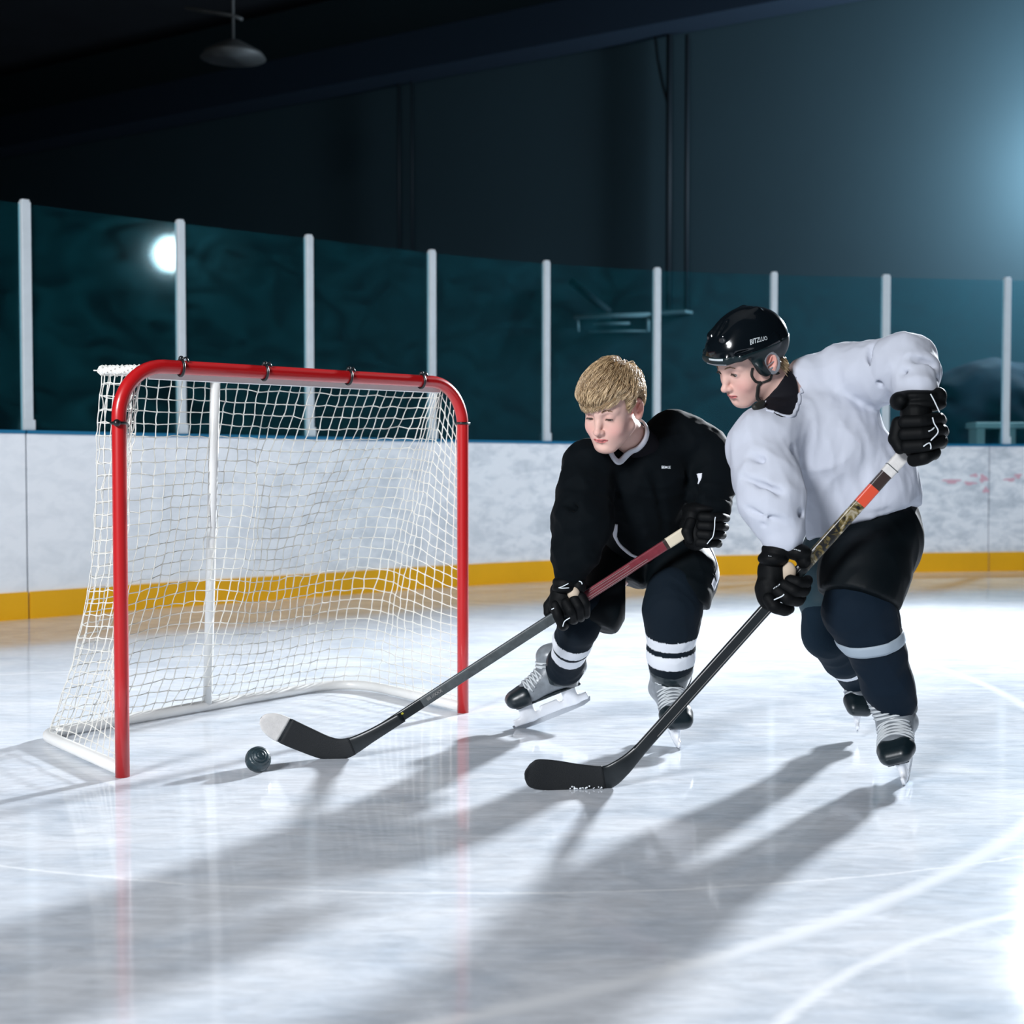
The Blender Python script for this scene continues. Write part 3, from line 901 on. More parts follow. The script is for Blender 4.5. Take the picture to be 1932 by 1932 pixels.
def cords(segs, r, sides=4, sub=3, sagk=0.0):
    """thin cords between node pairs"""
    A = np.array([s[0] for s in segs]); B = np.array([s[1] for s in segs]); n = len(A)
    T = B - A; Ln = np.linalg.norm(T, axis=1, keepdims=True); T = T / np.maximum(Ln, 1e-9)
    W = np.where(np.abs(T[:, 2:3]) < .9, [[0, 0, 1]], [[1, 0, 0]]); X = np.cross(T, W); X /= np.linalg.norm(X, axis=1, keepdims=True); Yv = np.cross(T, X)
    V = []; off = rng.randn(n, 1) * sagk
    for k in range(sub + 1):
        c = A + (B - A) * (k / sub) + (X * off + Yv * off[::-1]) * math.sin(math.pi * k / sub)
        rr = r * (1.35 if k in (0, sub) else 1.0)
        for a in range(sides):
            an = 2 * math.pi * a / sides; V.append(c + rr * (math.cos(an) * X + math.sin(an) * Yv))
    V = np.stack(V, 1).reshape(-1, 3); m = (sub + 1) * sides; base = (np.arange(n) * m)[:, None]
    q = []
    for k in range(sub):
        for a in range(sides): q.append([k * sides + a, k * sides + (a + 1) % sides, (k + 1) * sides + (a + 1) % sides, (k + 1) * sides + a])
    Q = (base[:, :, None] + np.array(q)[None]).reshape(-1, 4)
    return V, Q
segs = []
for i in range(NC + 1):
    for j in range(NR + 1):
        if i < NC and 0 < j: segs.append((G[i, j], G[i + 1, j]))
        if j < NR: segs.append((G[i, j], G[i, j + 1]))
# roof net between crossbar and top back bar
for i in range(0, 32):
    x = Rc * .6 + (gw_ - Rc * 1.2) * i / 31
    a_ = Gz(GL, HZ - .004) + gdir * x + gback * .02; b2 = TL * (1 - i / 31) + TR * (i / 31)
    for k in range(4): segs.append((a_ + (b2 - a_) * k / 4, a_ + (b2 - a_) * (k + 1) / 4))
    if i < 31:
        x2 = Rc * .6 + (gw_ - Rc * 1.2) * (i + 1) / 31
        a2 = Gz(GL, HZ - .004) + gdir * x2 + gback * .02; b3 = TL * (1 - (i + 1) / 31) + TR * ((i + 1) / 31)
        for k in range(1, 4): segs.append((a_ + (b2 - a_) * k / 4, a2 + (b3 - a2) * k / 4))
V_, Q_ = cords(segs, 0.0017, sagk=0.0012)
mesh('netting', V_, Q_, M['net'], goal, True)
# lacing wound round the top corner and the shelf bar
lace = []
for kpath, rr, turns in ((toppath, 0.0145, 95),):
    R_ = resample(kpath, 500)
    T_ = np.gradient(R_, axis=0); T_ /= np.linalg.norm(T_, axis=1, keepdims=True)
    X_ = np.cross(T_, [0, 0, 1]); X_ /= np.linalg.norm(X_, axis=1, keepdims=True); Y2 = np.cross(T_, X_)
    an = np.linspace(0, turns * 2 * math.pi, 500)
    H = R_ + rr * (np.cos(an)[:, None] * X_ + np.sin(an)[:, None] * Y2); lace = [(H[i], H[i + 1]) for i in range(499)]
V_, Q_ = cords(lace, 0.0022, sub=1)
mesh('lacing', V_, Q_, M['net'], goal, True)
# black straps holding the net to the frame
for (px, py) in ((343, 692), (500, 697), (658, 705), (795, 710)):
    c = on_line(Gz(GL, HZ), Gz(GR, HZ), px)
    st = MB()
    st.tube(arcpts(c, V3(0, 0, 1), gback, PR + .004, 0, 2 * math.pi, 20)[:-1], 0.0045, 8, closed=True)
    st.sphere(c + V3(0, 0, PR + .006) + gback * -.004, 0.0085, 10, 7)
    st.tube([c + V3(0, 0, PR + .004) - gback * .01, c + V3(0, 0, PR + .010) + gdir * .014 - gback * .012, c + V3(0, 0, PR - .004) + gdir * .018 - gback * .018], 0.0035, 6)
    st.build('strap', M['black_plastic'], goal, True)
for base, sg in ((GL, -1), (GR, 1)):
    c = Gz(base, 1.034 if sg < 0 else 1.06)
    st = MB()
    st.tube(arcpts(c, gdir, gback, PR + .003, 0, 2 * math.pi, 20)[:-1], 0.0045, 8, closed=True)
    st.sphere(c + (gdir * sg) * (.008 if sg > 0 else .012) * sg * sg - gback * (PR if sg < 0 else 0.0) + gdir * sg * (PR * (1 if sg > 0 else .2)), 0.011 if sg < 0 else .008, 12, 8)
    st.build('strap', M['black_plastic'], goal, True)

# ------------------------------------------------------------------ puck-like ball
BC = at(487, 1446, 4.20); br = 0.0385
BC[2] = br * 0.97
bs = Sdf(); ax1 = unit(V3(.35, -.75, .55))
Rb = np.array([unit(np.cross(ax1, V3(0, 0, 1))), np.cross(ax1, unit(np.cross(ax1, V3(0, 0, 1)))), ax1])
bs.ell(BC, (br, br, br * .96), Rb, k=.002)
def ballgroove(P):
    q_ = P - BC; h_ = q_ @ ax1; r_ = np.linalg.norm(q_ - np.outer(h_, ax1), axis=1)
    g = 0.0016 * np.exp(-((r_ - .020) / .0016) ** 2) + 0.0012 * np.exp(-((r_ - .0285) / .0013) ** 2) + 0.0016 * np.exp(-((r_ - .010) / .0015) ** 2) - 0.0009 * np.exp(-((r_ - .024) / .002) ** 2)
    return g * (h_ > 0) + 0.0004 * wob(P, 160, 5)
bs.func(ballgroove)
M['ball'] = mat('ball_rubber', (0.016, 0.032, 0.04), 0.4, noise=0.7, nscale=45)
tag(bs.build('ball', 0.0016, M['ball']), 'small dark grooved ball on the ice before the goal', 'ball')
# ------------------------------------------------------------------ people: shared pieces
M['skin'] = mat('skin', (0.8, 0.5, 0.4), 0.5, spec=0.35, attr=True, sss=0.12, bump=0.08, bscale=900)
M['eye'] = mat('eyeball', (1, 1, 1), 0.12, spec=0.6, attr=True)
M['lash'] = mat('lash_hair', (0.05, 0.028, 0.018), 0.7)
M['brow'] = mat('brow_hair', (0.27, 0.155, 0.085), 0.75)
M['hair'] = mat('blond_hair', (0.6, 0.42, 0.22), 0.36, spec=0.6, attr=True)
M['undershirt'] = mat('black_undershirt', (0.004, 0.004, 0.007), 0.8, spec=0.2)
M['jersey_black'] = mat('black_jersey', (0.0012, 0.0028, 0.0042), 0.8, spec=0.08, sheen=0.01, bump=0.15, bscale=700)
M['jersey_white'] = mat('white_jersey', (0.50, 0.525, 0.60), 0.85, spec=0.2, bump=0.15, bscale=700)
M['trim_white'] = mat('white_trim', (0.66, 0.68, 0.74), 0.8, spec=0.2)
M['pants'] = mat('black_pants', (0.0014, 0.0036, 0.0052), 0.6, spec=0.15, bump=0.15, bscale=500)
M['pants_teal'] = mat('dark_pants', (0.012, 0.035, 0.048), 0.6, spec=0.35)
M['sock'] = mat('knit_sock', (1, 1, 1), 0.85, spec=0.2, attr=True, bump=0.25, bscale=600)
M['glove'] = mat('glove_nylon', (0.0012, 0.0018, 0.0024), 0.65, spec=0.15, bump=0.2, bscale=500)
M['palm'] = mat('glove_palm', (0.52, 0.42, 0.32), 0.8)
M['piping'] = mat('glove_piping', (0.75, 0.8, 0.84), 0.6)
M['boot'] = mat('skate_boot', (0.17, 0.19, 0.21), 0.35, spec=0.6, noise=0.5, nscale=40)
M['toe'] = mat('skate_toe_cap', (0.005, 0.012, 0.016), 0.35, spec=0.5)
M['lace'] = mat('skate_lace', (0.50, 0.53, 0.55), 0.8)
M['holder'] = mat('blade_holder', (0.78, 0.80, 0.84), 0.3, spec=0.5)
M['steel'] = mat('blade_steel', (0.6, 0.62, 0.65), 0.18, metal=1.0)
M['helmet'] = mat('helmet_shell', (0.003, 0.005, 0.007), 0.15, spec=0.5, coat=0.3)
M['helmet_matte'] = mat('helmet_trim', (0.005, 0.014, 0.017), 0.42, spec=0.3)
M['print'] = mat('silver_print', (0.55, 0.60, 0.62), 0.5)
M['earguard'] = mat('ear_guard', (0.20, 0.21, 0.23), 0.2, spec=0.6, coat=0.5)
M['strap'] = mat('chin_strap', (0.012, 0.012, 0.010), 0.6)


def rot(yaw, pitch, roll):
    c, s = math.cos, math.sin
    Rz = np.array([[c(yaw), -s(yaw), 0], [s(yaw), c(yaw), 0], [0, 0, 1]])
    Rx = np.array([[1, 0, 0], [0, c(-pitch), -s(-pitch)], [0, s(-pitch), c(-pitch)]])
    Ry = np.array([[c(roll), 0, s(roll)], [0, 1, 0], [-s(roll), 0, c(roll)]])
    return Rz @ Rx @ Ry


class Frame:
    """local <-> world for a head: x to the person's right, y forward, z up"""
    def __init__(s, R, sc, t): s.R, s.s, s.t = R, sc, np.array(t, float)
    def w(s, P): return (np.asarray(P, float) * s.s) @ s.R.T + s.t
    def l(s, P): return ((np.asarray(P, float) - s.t) @ s.R) / s.s
    def d(s, v): return np.asarray(v, float) @ s.R.T
    def sdf(s, src, dst=None):
        dst = dst or Sdf()
        for f, lo, hi, k, mode in src.ops:
            cs = np.array([[(lo, hi)[a][0], (lo, hi)[b][1], (lo, hi)[c][2]] for a in (0, 1) for b in (0, 1) for c in (0, 1)])
            cw = s.w(np.clip(cs, -50, 50))
            dst.ops.append(((lambda P, f=f: f(s.l(P)) * s.s), cw.min(0), cw.max(0), k * s.s, mode))
        return dst


def head_sdf(slit_z=-0.003, slit_h=0.004, child=1.0, ears=True):
    h = Sdf()
    h.ell((0, -.014, .032), (.0735, .095, .086), k=.02)
    h.ell((0, .028, .034), (.061, .057, .060), k=.03)
    h.ell((0, .030, -.028), (.0575, .054, .070), k=.03)
    h.ell((0, .036, -.074), (.043, .044, .038), k=.03)
    h.ell((0, .071, -.1015), (.017, .0145, .0145), k=.022)
    for s in (-1, 1):
        h.ell((s * .034, .056, -.043), (.024, .022, .024), k=.025)              # cheek
        h.cone((s * .052, .0, -.058), (s * .018, .062, -.100), .017, .014, .028)   # jaw line
        h.cone((s * .012, .077, .013), (s * .042, .064, .015), .0085, .0085, .016)  # brow ridge
    h.ell((0, .083, .010), (.012, .008, .012), k=.012)
    for s in (-1, 1):
        h.ell((s * .031, .096, -.003), (.0165, .0165, .0105), k=.012, mode='sub')
    h.chain([(0, .080, .006), (0, .0905, -.018), (0, .1035, -.039)], [.0068, .0075, .0085], k=.012)
    h.ell((0, .1060, -.0415), (.0098, .0095, .0085), k=.008)
    for s in (-1, 1):
        h.ell((s * .0108, .0955, -.0445), (.0066, .0085, .0070), k=.006)
        h.ell((s * .0060, .1010, -.0510), (.0030, .0045, .0030), k=.003, mode='sub')
    h.ell((0, .066, -.069), (.031, .026, .027), k=.02)
    h.chain([(-.019, .0825, -.0695), (-.006, .0925, -.0655), (0, .0930, -.0668), (.006, .0925, -.0655), (.019, .0825, -.0695)], [.0030, .0048, .0045, .0048, .0030], k=.006)
    h.chain([(-.016, .0830, -.0745), (0, .0905, -.0765), (.016, .0830, -.0745)], [.0034, .0058, .0034], k=.006)
    h.chain([(-.0235, .0835, -.0700), (-.011, .0935, -.0712), (0, .0985, -.0708), (.011, .0935, -.0712), (.0235, .0835, -.0700)], [.0012, .0016, .0016, .0016, .0012], k=.0025, mode='sub')
    h.ell((0, .094, -.0865), (.014, .007, .006), k=.012, mode='sub')
    for s in (-1, 1):
        E = V3(s * .031, .0705, -.004)
        h.ell(E, .0142, k=.004)
        h.ell(E + V3(0, .0150, slit_z), (.0125, .0125, slit_h), k=.0012, mode='sub')
    if ears:
        for s in (-1, 1):
            n = unit(V3(s * .80, .48, .1)); up = unit(V3(0, -.18, 1)); side = unit(np.cross(up, n)); up = np.cross(n, side)
            R = np.array([n, side, up]); c = V3(s * .0800, -.014, -.008)
            h.ell(c, (.0085, .0185, .0310), R, k=.008)
            h.ell(c + n * .007 + side * 0 + up * .003, (.0065, .0118, .0205), R, k=.004, mode='sub')
            h.cone(c + n * .003 + side * .006 * s + up * -.004, c + n * .004 + side * -.003 * s + up * .012, .0028, .0024, .004)
            h.ell(c + up * -.026, (.0058, .0095, .0085), R, k=.006)
    return h


def skin_color(L, base=(0.64, 0.40, 0.33), blush=(0.66, 0.27, 0.24)):
    """natural skin pigment by head-local position: lips, cheeks, nose tip, ears"""
    c = np.tile(np.array(base), (len(L), 1))
    def mixin(w, col):
        w = np.clip(w, 0, 1)[:, None]; c[:] = c * (1 - w) + np.array(col) * w
    g = lambda p, r: np.exp(-(((L - np.array(p)) / np.array(r)) ** 2).sum(1))
    for s in (-1, 1):
        mixin(0.50 * g((s * .040, .060, -.045), (.024, .05, .026)), blush)
        mixin(0.75 * g((s * .078, -.012, -.004), (.02, .02, .034)), (0.70, 0.22, 0.17))
        mixin(0.35 * g((s * .031, .085, -.002), (.017, .02, .012)), (0.42, 0.20, 0.17))
    mixin(0.25 * g((0, .105, -.042), (.014, .02, .012)), blush)
    ax = np.abs(L[:, 0])
    zc = -.0700 - 0.0 * ax
    up = np.clip(1 - ax / .024, 0, 1)
    inlip = (L[:, 1] > .074) & (L[:, 2] < zc + .0078 * up ** .5) & (L[:, 2] > zc - .0110 * up ** .6) & (ax < .0235)
    mixin(inlip * 0.85, (0.58, 0.14, 0.14))
    mixin(((L[:, 1] > .078) & (np.abs(L[:, 2] - zc + .0008) < .0016) & (ax < .0235)) * 0.8, (0.16, 0.03, 0.03))
    return c


def eyes(fr, parent, gaze, iris):
    for s in (-1, 1):
        E = fr.w((s * .031, .0705, -.004)); r = .0127 * fr.s
        b = MB().sphere(E, r, 28, 20)
        g = fr.d(unit(gaze)); v = (np.array(b.v) - E) / r; a = v @ g
        col = np.tile([0.62, 0.58, 0.56], (len(v), 1)); col[a > .88] = iris; col[a > .955] = (0.005, 0.004, 0.004)
        mesh('eye', b.v, b.f, M['eye'], parent, True, col)


def tufts(sdf, pts, dirs, L, r, lift=0.0006):
    """short tapered hairs lying on a surface"""
    m = MB(); P = sdf.proj(np.array(pts), lift, 6); N = sdf.grad(P)
    for p, d, n in zip(P, dirs, N):
        d = unit(np.array(d) - n * np.dot(d, n)); m.tube([p - n * .0006, p + d * L * .5 + n * .0007, p + d * L + n * .0002], [r, r * .8, r * .15], 4)
    return m


def brows_lashes(fr, body, parent, slit_z, slit_h, rs):
    hw = body
    for s in (-1, 1):
        pts = []; dirs = []
        for i in range(70):
            t = rs.rand(); x = .013 + .033 * t
            z = .0165 + .006 * math.sin(min(1, t * 1.25) * math.pi * .62) - .004 * max(0, t - .6) / .4 + rs.randn() * .0011 * (1 - .5 * t)
            pts.append(fr.w((s * x, .09, z))); dirs.append(fr.d((s * (0.7 + .3 * t), 0, .35 - .7 * t)))
        tufts(hw, pts, dirs, .0062, .00052).build('eyebrow', M['brow'], parent, True)
        m = MB(); E = V3(s * .031, .0705, -.004)
        for zz, rr in ((slit_z + slit_h * .95, .00105),):
            path = []
            for t in np.linspace(-1, 1, 9):
                x = .0118 * t; z = slit_z + slit_h * math.sqrt(max(0.02, 1 - t * t)) * 1.0
                y = math.sqrt(max(1e-6, .0150 ** 2 - x * x - z * z)); path.append(fr.w(E + V3(x, y, z)))
            m.tube(path, [rr * .4] + [rr] * 7 + [rr * .4], 6)
            for t in np.linspace(-.95, .95, 15):
                x = .0118 * t; z = slit_z + slit_h * math.sqrt(max(0.02, 1 - t * t)); y = math.sqrt(max(1e-6, .0150 ** 2 - x * x - z * z))
                p = E + V3(x, y, z); q = p + V3(.0016 * t, .0042, -.0030); m.tube([fr.w(p), fr.w((p + q) / 2 + V3(0, .0005, -.0008)), fr.w(q)], [.0005, .0004, .0001], 4)
        m.build('eyelashes', M['lash'], parent, True)


def glove(parent, cuff, hand, fingers, thumb, lines=(), palm=None, fr=.018, label=None, stick=None, marks=()):
    """padded hockey glove; every argument is given as (px, py, depth, radius) stations"""
    root = empty('glove', tuple(V3(0, 0, 0))); root.parent = parent; root.location = -Vector(parent.location) + Vector(tuple(at(*hand[0][:3])))
    if label: root['label'] = label
    g = Sdf()
    for st in hand: g.ell(at(*st[:3]), st[3], k=.012)
    for a, b in zip(hand[:-1], hand[1:]): g.cone(at(*a[:3]), at(*b[:3]), a[3] if np.isscalar(a[3]) else min(a[3]), b[3] if np.isscalar(b[3]) else min(b[3]), k=.014)
    g.func(lambda P: .0012 * wob(P, 60, 7))
    g.build('hand_back', .0045, M['glove'], root)
    names = ['finger'] * 4
    for ch in fingers:
        s_ = Sdf(); pts = [at(*q[:3]) for q in ch]; rs = [fr * m for m in (1.0, .95, .86, .78)][:len(pts)]
        # padded rolls: a bulge per phalanx with a crease at each joint
        for i in range(len(pts) - 1):
            a, b = pts[i], pts[i + 1]
            s_.cone(a + (b - a) * .12, b - (b - a) * .12, rs[i], (rs[i] + rs[i + 1]) / 2, k=.0035)
        s_.build('finger', .0036, M['glove'], root)
    s_ = Sdf(); pts = [at(*q[:3]) for q in thumb]
    s_.chain(pts, [fr * 1.1, fr * 1.05, fr * .85][:len(pts)], k=.004); s_.build('thumb', .0036, M['glove'], root)
    cu = Sdf()
    for st in cuff: cu.ell(at(*st[:3]), st[3], k=.007)
    cu.build('cuff', .0045, M['glove'], root)
    if palm: Sdf().ell(at(*palm[:3]), palm[3], k=.01).build('palm_patch', .003, M['palm'], root)
    allg = Sdf(); allg.ops = g.ops[:-1] + cu.ops
    for ch in fingers:
        allg.chain([at(*q[:3]) for q in ch], [fr] * len(ch), k=.004)
    for ln in lines:
        P = smoothpath(list(allg.proj(np.array([at(x, y, d) for x, y, d in ln]), .0012, 8)), 5)
        MB().tube(P, .0017, 6).build('piping', M['piping'], root, True)
    for (txt, px, py, d, ang, size) in marks:
        r_ = V3(math.cos(ang), 0, math.sin(ang)); u_ = V3(-math.sin(ang), 0, math.cos(ang))
        text_on('glove_print', txt, allg, at(px, py, d), r_, u_, size, M['piping'], root, .0012)
    return root


def skate(parent, O, f, up, sc=1.0, label=None, ws=1.15, shaft=1.0):
    """ice hockey skate; O is the sole point under the ankle, ws widens the boot"""
    f = unit(f); up = unit(up - f * np.dot(up, f)); side = np.cross(up, f); R = np.array([f, side, up]); O = np.array(O, float)
    W = lambda x, y, z: O + (f * x + side * y * ws + up * z) * sc
    root = empty('skate', tuple(O)); root.parent = parent; root.location = Vector(tuple(O)) - Vector(parent.location)
    if label: root['label'] = label
    top = .165 * shaft
    b = Sdf()
    b.cone(W(-.030, 0, .040), W(.10, 0, .032), .034 * sc, .034 * sc, k=.02, flat=(side, ws))
    b.cone(W(.09, 0, .029), W(.135, 0, .024), .029 * sc, .021 * sc, k=.015, flat=(side, ws * 1.1))
    b.cone(W(-.020, 0, .05), W(-.022, 0, top - .012), .038 * sc, .044 * sc, k=.03, flat=(side, ws))
    b.cone(W(.02, 0, .07), W(.010, 0, top), .034 * sc, .034 * sc, k=.03, flat=(side, ws))
    b.cone(W(.04, 0, .066), W(.10, 0, .042), .028 * sc, .025 * sc, k=.02, flat=(side, ws * 1.1))
    b.ell(W(-.055, 0, top), (.012 * sc, .026 * sc * ws, .030 * sc), R, k=.015)
    b.half(W(0, 0, 0.002), -up, .004)
    b.build('boot', .0045, M['boot'], root)
    t = Sdf()
    t.cone(W(.143, -.015, .026), W(.143, .015, .026), .0290 * sc, k=.012, flat=(f, 1.4))
    t.cone(W(.118, -.017, .028), W(.118, .017, .028), .0330 * sc, k=.012)
    t.half(W(.106, 0, .03), -f, .003); t.half(W(0, 0, -.001), -up, .004)
    t.build('toe_cap', .0035, M['toe'], root)
    so = Sdf(); so.box(W(.050, 0, .001), (.112 * sc, .024 * sc * ws, .005 * sc), R, .004, .004); so.build('sole', .005, M['toe'], root)
    m = MB(); rows = [(.104, .058), (.093, .066), (.082, .075), (.071, .083), (.060, .091), (.051, .101), (.046, .112), (.044, .124), (.043, .137), (.043, .150), (.043, .163)]
    for i, (x, z) in enumerate(rows):
        if z > top - .004: break
        for sg in (1, -1):
            pts = []
            for v in np.linspace(-1, 1, 11):
                xx = x + .007 * v * sg - .024 * v * v * (0.8 if i > 4 else .2); zz = z - .020 * v * v * (1 if i < 5 else .3)
                pts.append(W(xx, .033 * v, zz))
            P = b.proj(np.array(pts), .0016, 4)
            m.tube(list(P), .0028 * sc, 6)
    m.build('laces', M['lace'], root, True)
    h = Sdf(); h.box(W(.055, 0, -.047), (.128 * sc, .006 * sc, .012 * sc), R, .005, .004)
    for x, w in ((.125, .040), (-.022, .036)):
        h.cone(W(x, 0, -.004), W(x - .006, 0, -.045), .022 * sc, .014 * sc, k=.012, flat=(side, .75))
        h.cone(W(x + w * .4, 0, -.006), W(x + w * .5, 0, -.045), .012 * sc, .010 * sc, k=.012, flat=(side, .8))
    h.cone(W(.03, 0, -.03), W(.08, 0, -.03), .008 * sc, .008 * sc, k=.01, flat=(side, .7))
    h.build('blade_holder', .0035, M['holder'], root)
    poly = [(-.078, -.054), (-.074, -.066), (-.05, -.0735), (.0, -.075), (.12, -.075), (.165, -.0725), (.188, -.062), (.190, -.052)]
    MB().prism([(x * sc, z * sc) for x, z in poly], -.0018, .0018, O, f, up, -side).build('blade', M['steel'], root)
    return root


def ring_on(sdf, c, n, r, width, thick=.003, num=48):
    n = unit(n); x = unit(np.cross(n, V3(0, 1, .1))); y = np.cross(n, x)
    P = [c + r * (math.cos(a) * x + math.sin(a) * y) for a in np.linspace(0, 2 * math.pi, num, endpoint=False)]
    # project within the plane by repeated projection and flattening
    P = np.array(P)
    for _ in range(4):
        P = sdf.proj(P, .001, 2); P -= np.outer((P - c) @ n, n)
    return strip_on(sdf, P, width, thick, .001, closed=True)


def cloth(P, sc, amp, seed):
    """crease-like displacement: narrow valleys between soft ridges"""
    a = wob(P, sc, seed); b_ = wob(P * np.array([1, 1, .6]), sc * 1.9, seed + 1)
    return amp * (np.abs(a) ** .8 * .7 + .35 * np.abs(b_) - .5)


def stations(sdf, L, k=.03, flat=None):
    """L: list of (px,py,depth,radius)"""
    return sdf.chain([at(*q[:3]) for q in L], [q[3] for q in L], k, 'add', flat)
# ------------------------------------------------------------------ blond boy in the black jersey
boy = empty('person', (at(1210, 1000, 4.8)[0], 4.78, 0))
tag(boy, 'blond bareheaded boy in black hockey jersey crouching with stick, looking down at the ball', 'person')
bf = Frame(rot(math.radians(148.2), math.radians(23.5), math.radians(-4.5)), 1.07, (0.3096, 4.45, 1.0955))
hs = head_sdf(-.0056, .0038)
body = Sdf(); bf.sdf(hs, body)
nb0 = bf.w((0, -.022, -.06)); nb1 = at(1212, 850, 4.62)
body.cone(nb0, nb1, .054, .054, k=.03)
stations(body, [(1200, 880, 4.66, .10), (1205, 960, 4.72, .10), (1215, 1015, 4.82, .07)], .05)
stations(body, [(1215, 870, 4.65, .05), (1120, 885, 4.57, .050), (1100, 985, 4.46, .042), (1080, 1075, 4.46, .032), (1068, 1112, 4.46, .028)], .03)
stations(body, [(1215, 870, 4.65, .05), (1290, 860, 4.72, .045), (1340, 895, 4.68, .040), (1335, 960, 4.57, .034), (1320, 995, 4.53, .026)], .03)
stations(body, [(1210, 1030, 4.82, .06), (1175, 1060, 4.79, .060), (1112, 1155, 4.65, .042), (1078, 1230, 4.77, .034), (1064, 1270, 4.88, .030)], .03)
stations(body, [(1215, 1030, 4.82, .06), (1280, 1060, 4.77, .060), (1270, 1150, 4.60, .050), (1266, 1250, 4.63, .036), (1264, 1290, 4.70, .032)], .03)
for a_, b2 in (((1066, 1120, 4.46), (1075, 1150, 4.44)), ((1318, 998, 4.53), (1345, 1005, 4.52))):
    body.cone(at(*a_), at(*b2), .022, .018, k=.015)
hc = bf.w((0, 0, 0))
def boy_col(P): return skin_color(bf.l(P), (0.66, 0.42, 0.355), (0.72, 0.30, 0.27))
body_o = body.build('body', .014, M['skin'], boy, boy_col, (hc - .165, hc + .165), .0019)
eyes(bf, boy, (-.05, .72, -.62), (0.03, 0.05, 0.06))
rs = np.random.RandomState(11)
brows_lashes(bf, bf.sdf(hs), boy, -.0056, .0038, rs)

# hair: a cap that follows the skull and thousands of combed strands
def hairline(L):
    """lowest z of the hair for a local position"""
    y = L[:, 1]; ax = np.abs(L[:, 0])
    front = .0225 + .010 * np.clip((ax - .045) / .02, 0, 1) - .010 * np.clip(L[:, 0] / .04, -1.4, 1)
    return np.interp(y, [-.10, -.050, -.038, -.028, .002, .012, .016, .030, .042], [-.060, -.050, -.030, .016, .024, .010, -.012, -.004, 0]) * (y < .042) + front * np.clip((y - .036) / .010, 0, 1)
skull = Sdf(); skull.ell((0, -.014, .032), (.0735, .095, .086), k=.02); skull.ell((0, .028, .034), (.061, .057, .060), k=.03); skull.ell((0, .030, -.028), (.0575, .054, .070), k=.03)
cap = Sdf(); cap.ops = list(skull.ops); cap.func(lambda P: -0.0125 * np.where(P[:, 1] > .045, 1, np.clip((P[:, 2] - hairline(P)) / .035, .25, 1)) - .0015 * wob(P, 55, 2))
cap._add(lambda P: (hairline(P) + .004) - P[:, 2], [-1] * 3, [1] * 3, .010, 'int')
vs0, fs0 = cap.surf(.004)
NS = 5200
whorl = V3(-.022, -.062, .108)
d_ = rs.randn(NS * 3, 3); d_ /= np.linalg.norm(d_, axis=1, keepdims=True)
P = skull.proj(V3(0, 0, .03) + d_ * .09, .006, 4)
ok = P[:, 2] > hairline(P) + .004; P = P[ok][:NS]; NS = len(P)
T = P - whorl; dist = np.linalg.norm(T, axis=1)
lens = np.clip(.030 + .045 * rs.rand(NS), 0, .09); clump = np.floor(wob(P, 38, 9) * 3.5)
steps = 9; X = P.copy(); paths = [X.copy()]; alive = np.ones(NS, bool)
topspk = (dist < .035) & (rs.rand(NS) < .35)
for k in range(1, steps):
    t = k / (steps - 1); n = skull.grad(X); D = X - whorl; D /= np.maximum(np.linalg.norm(D, axis=1, keepdims=True), 1e-6)
    D = D * 0.9 + np.array([0, .35, -.35]) + np.stack([np.sin(clump * 2.4) * .22, np.cos(clump * 1.7) * .15, 0 * clump], 1)
    D[:, 0] += .25 * (X[:, 1] > .04) * 1.0
    D -= n * (D * n).sum(1, keepdims=True); D /= np.maximum(np.linalg.norm(D, axis=1, keepdims=True), 1e-6)
    Xn = X + D * (lens / (steps - 1))[:, None]
    lift = .0150 + .0085 * math.sin(math.pi * min(1, t * 1.1)) + .0016 * np.sin(clump * 5.1) - .003 * t
    dd = skull.ev(Xn); lf = np.clip((Xn[:, 2] - hairline(Xn)) / .035, .22, 1) * np.where(Xn[:, 1] > .045, 1 / np.clip((Xn[:, 2] - hairline(Xn)) / .035, .22, 1) * np.clip((Xn[:, 2] - hairline(Xn)) / .03, .5, 1), 1); lift = lift * lf
    Xn = Xn - (dd - lift * np.where(k < 3, .6 + .4 * k / 3, 1))[:, None] * skull.grad(Xn) * .8
    Xn[topspk] += n[topspk] * .0016 * k * .55
    hl = hairline(Xn) - .003 + .005 * np.sin(clump * 3.3)
    stop = Xn[:, 2] < hl; Xn[stop] = X[stop]
    alive &= ~stop; X = Xn; paths.append(X.copy())
paths = np.stack(paths, 1)                                   # strand, step, xyz
W_ = rs.uniform(.00042, .0009, NS)
def strand_mesh(paths, W_, sides=3):
    n, m, _ = paths.shape; T = np.gradient(paths, axis=1); T /= np.maximum(np.linalg.norm(T, axis=2, keepdims=True), 1e-9)
    X_ = np.cross(T, [0.3, .1, .9]); X_ /= np.maximum(np.linalg.norm(X_, axis=2, keepdims=True), 1e-9); Y_ = np.cross(T, X_)
    tap = np.interp(np.linspace(0, 1, m), [0, .3, .8, 1], [.7, 1, .7, .12])
    V = []
    for a in range(sides):
        an = 2 * math.pi * a / sides; V.append(paths + (math.cos(an) * X_ + math.sin(an) * Y_) * (W_[:, None] * tap[None])[..., None])
    V = np.stack(V, 2).reshape(-1, 3); q = []
    for k in range(m - 1):
        for a in range(sides): q.append([k * sides + a, k * sides + (a + 1) % sides, (k + 1) * sides + (a + 1) % sides, (k + 1) * sides + a])
    Q = ((np.arange(n) * m * sides)[:, None, None] + np.array(q)[None]).reshape(-1, 4)
    return V, Q
V_, Q_ = strand_mesh(paths, W_)
light = np.array([0.78, 0.58, 0.35]); dark = np.array([0.19, 0.105, 0.042])
tone = np.clip(.5 + .22 * np.sin(clump * 4.7) + .25 * rs.randn(NS), 0, 1)
scol = dark + (light - dark) * tone[:, None]
scol = np.repeat(scol, steps * 3, axis=0)
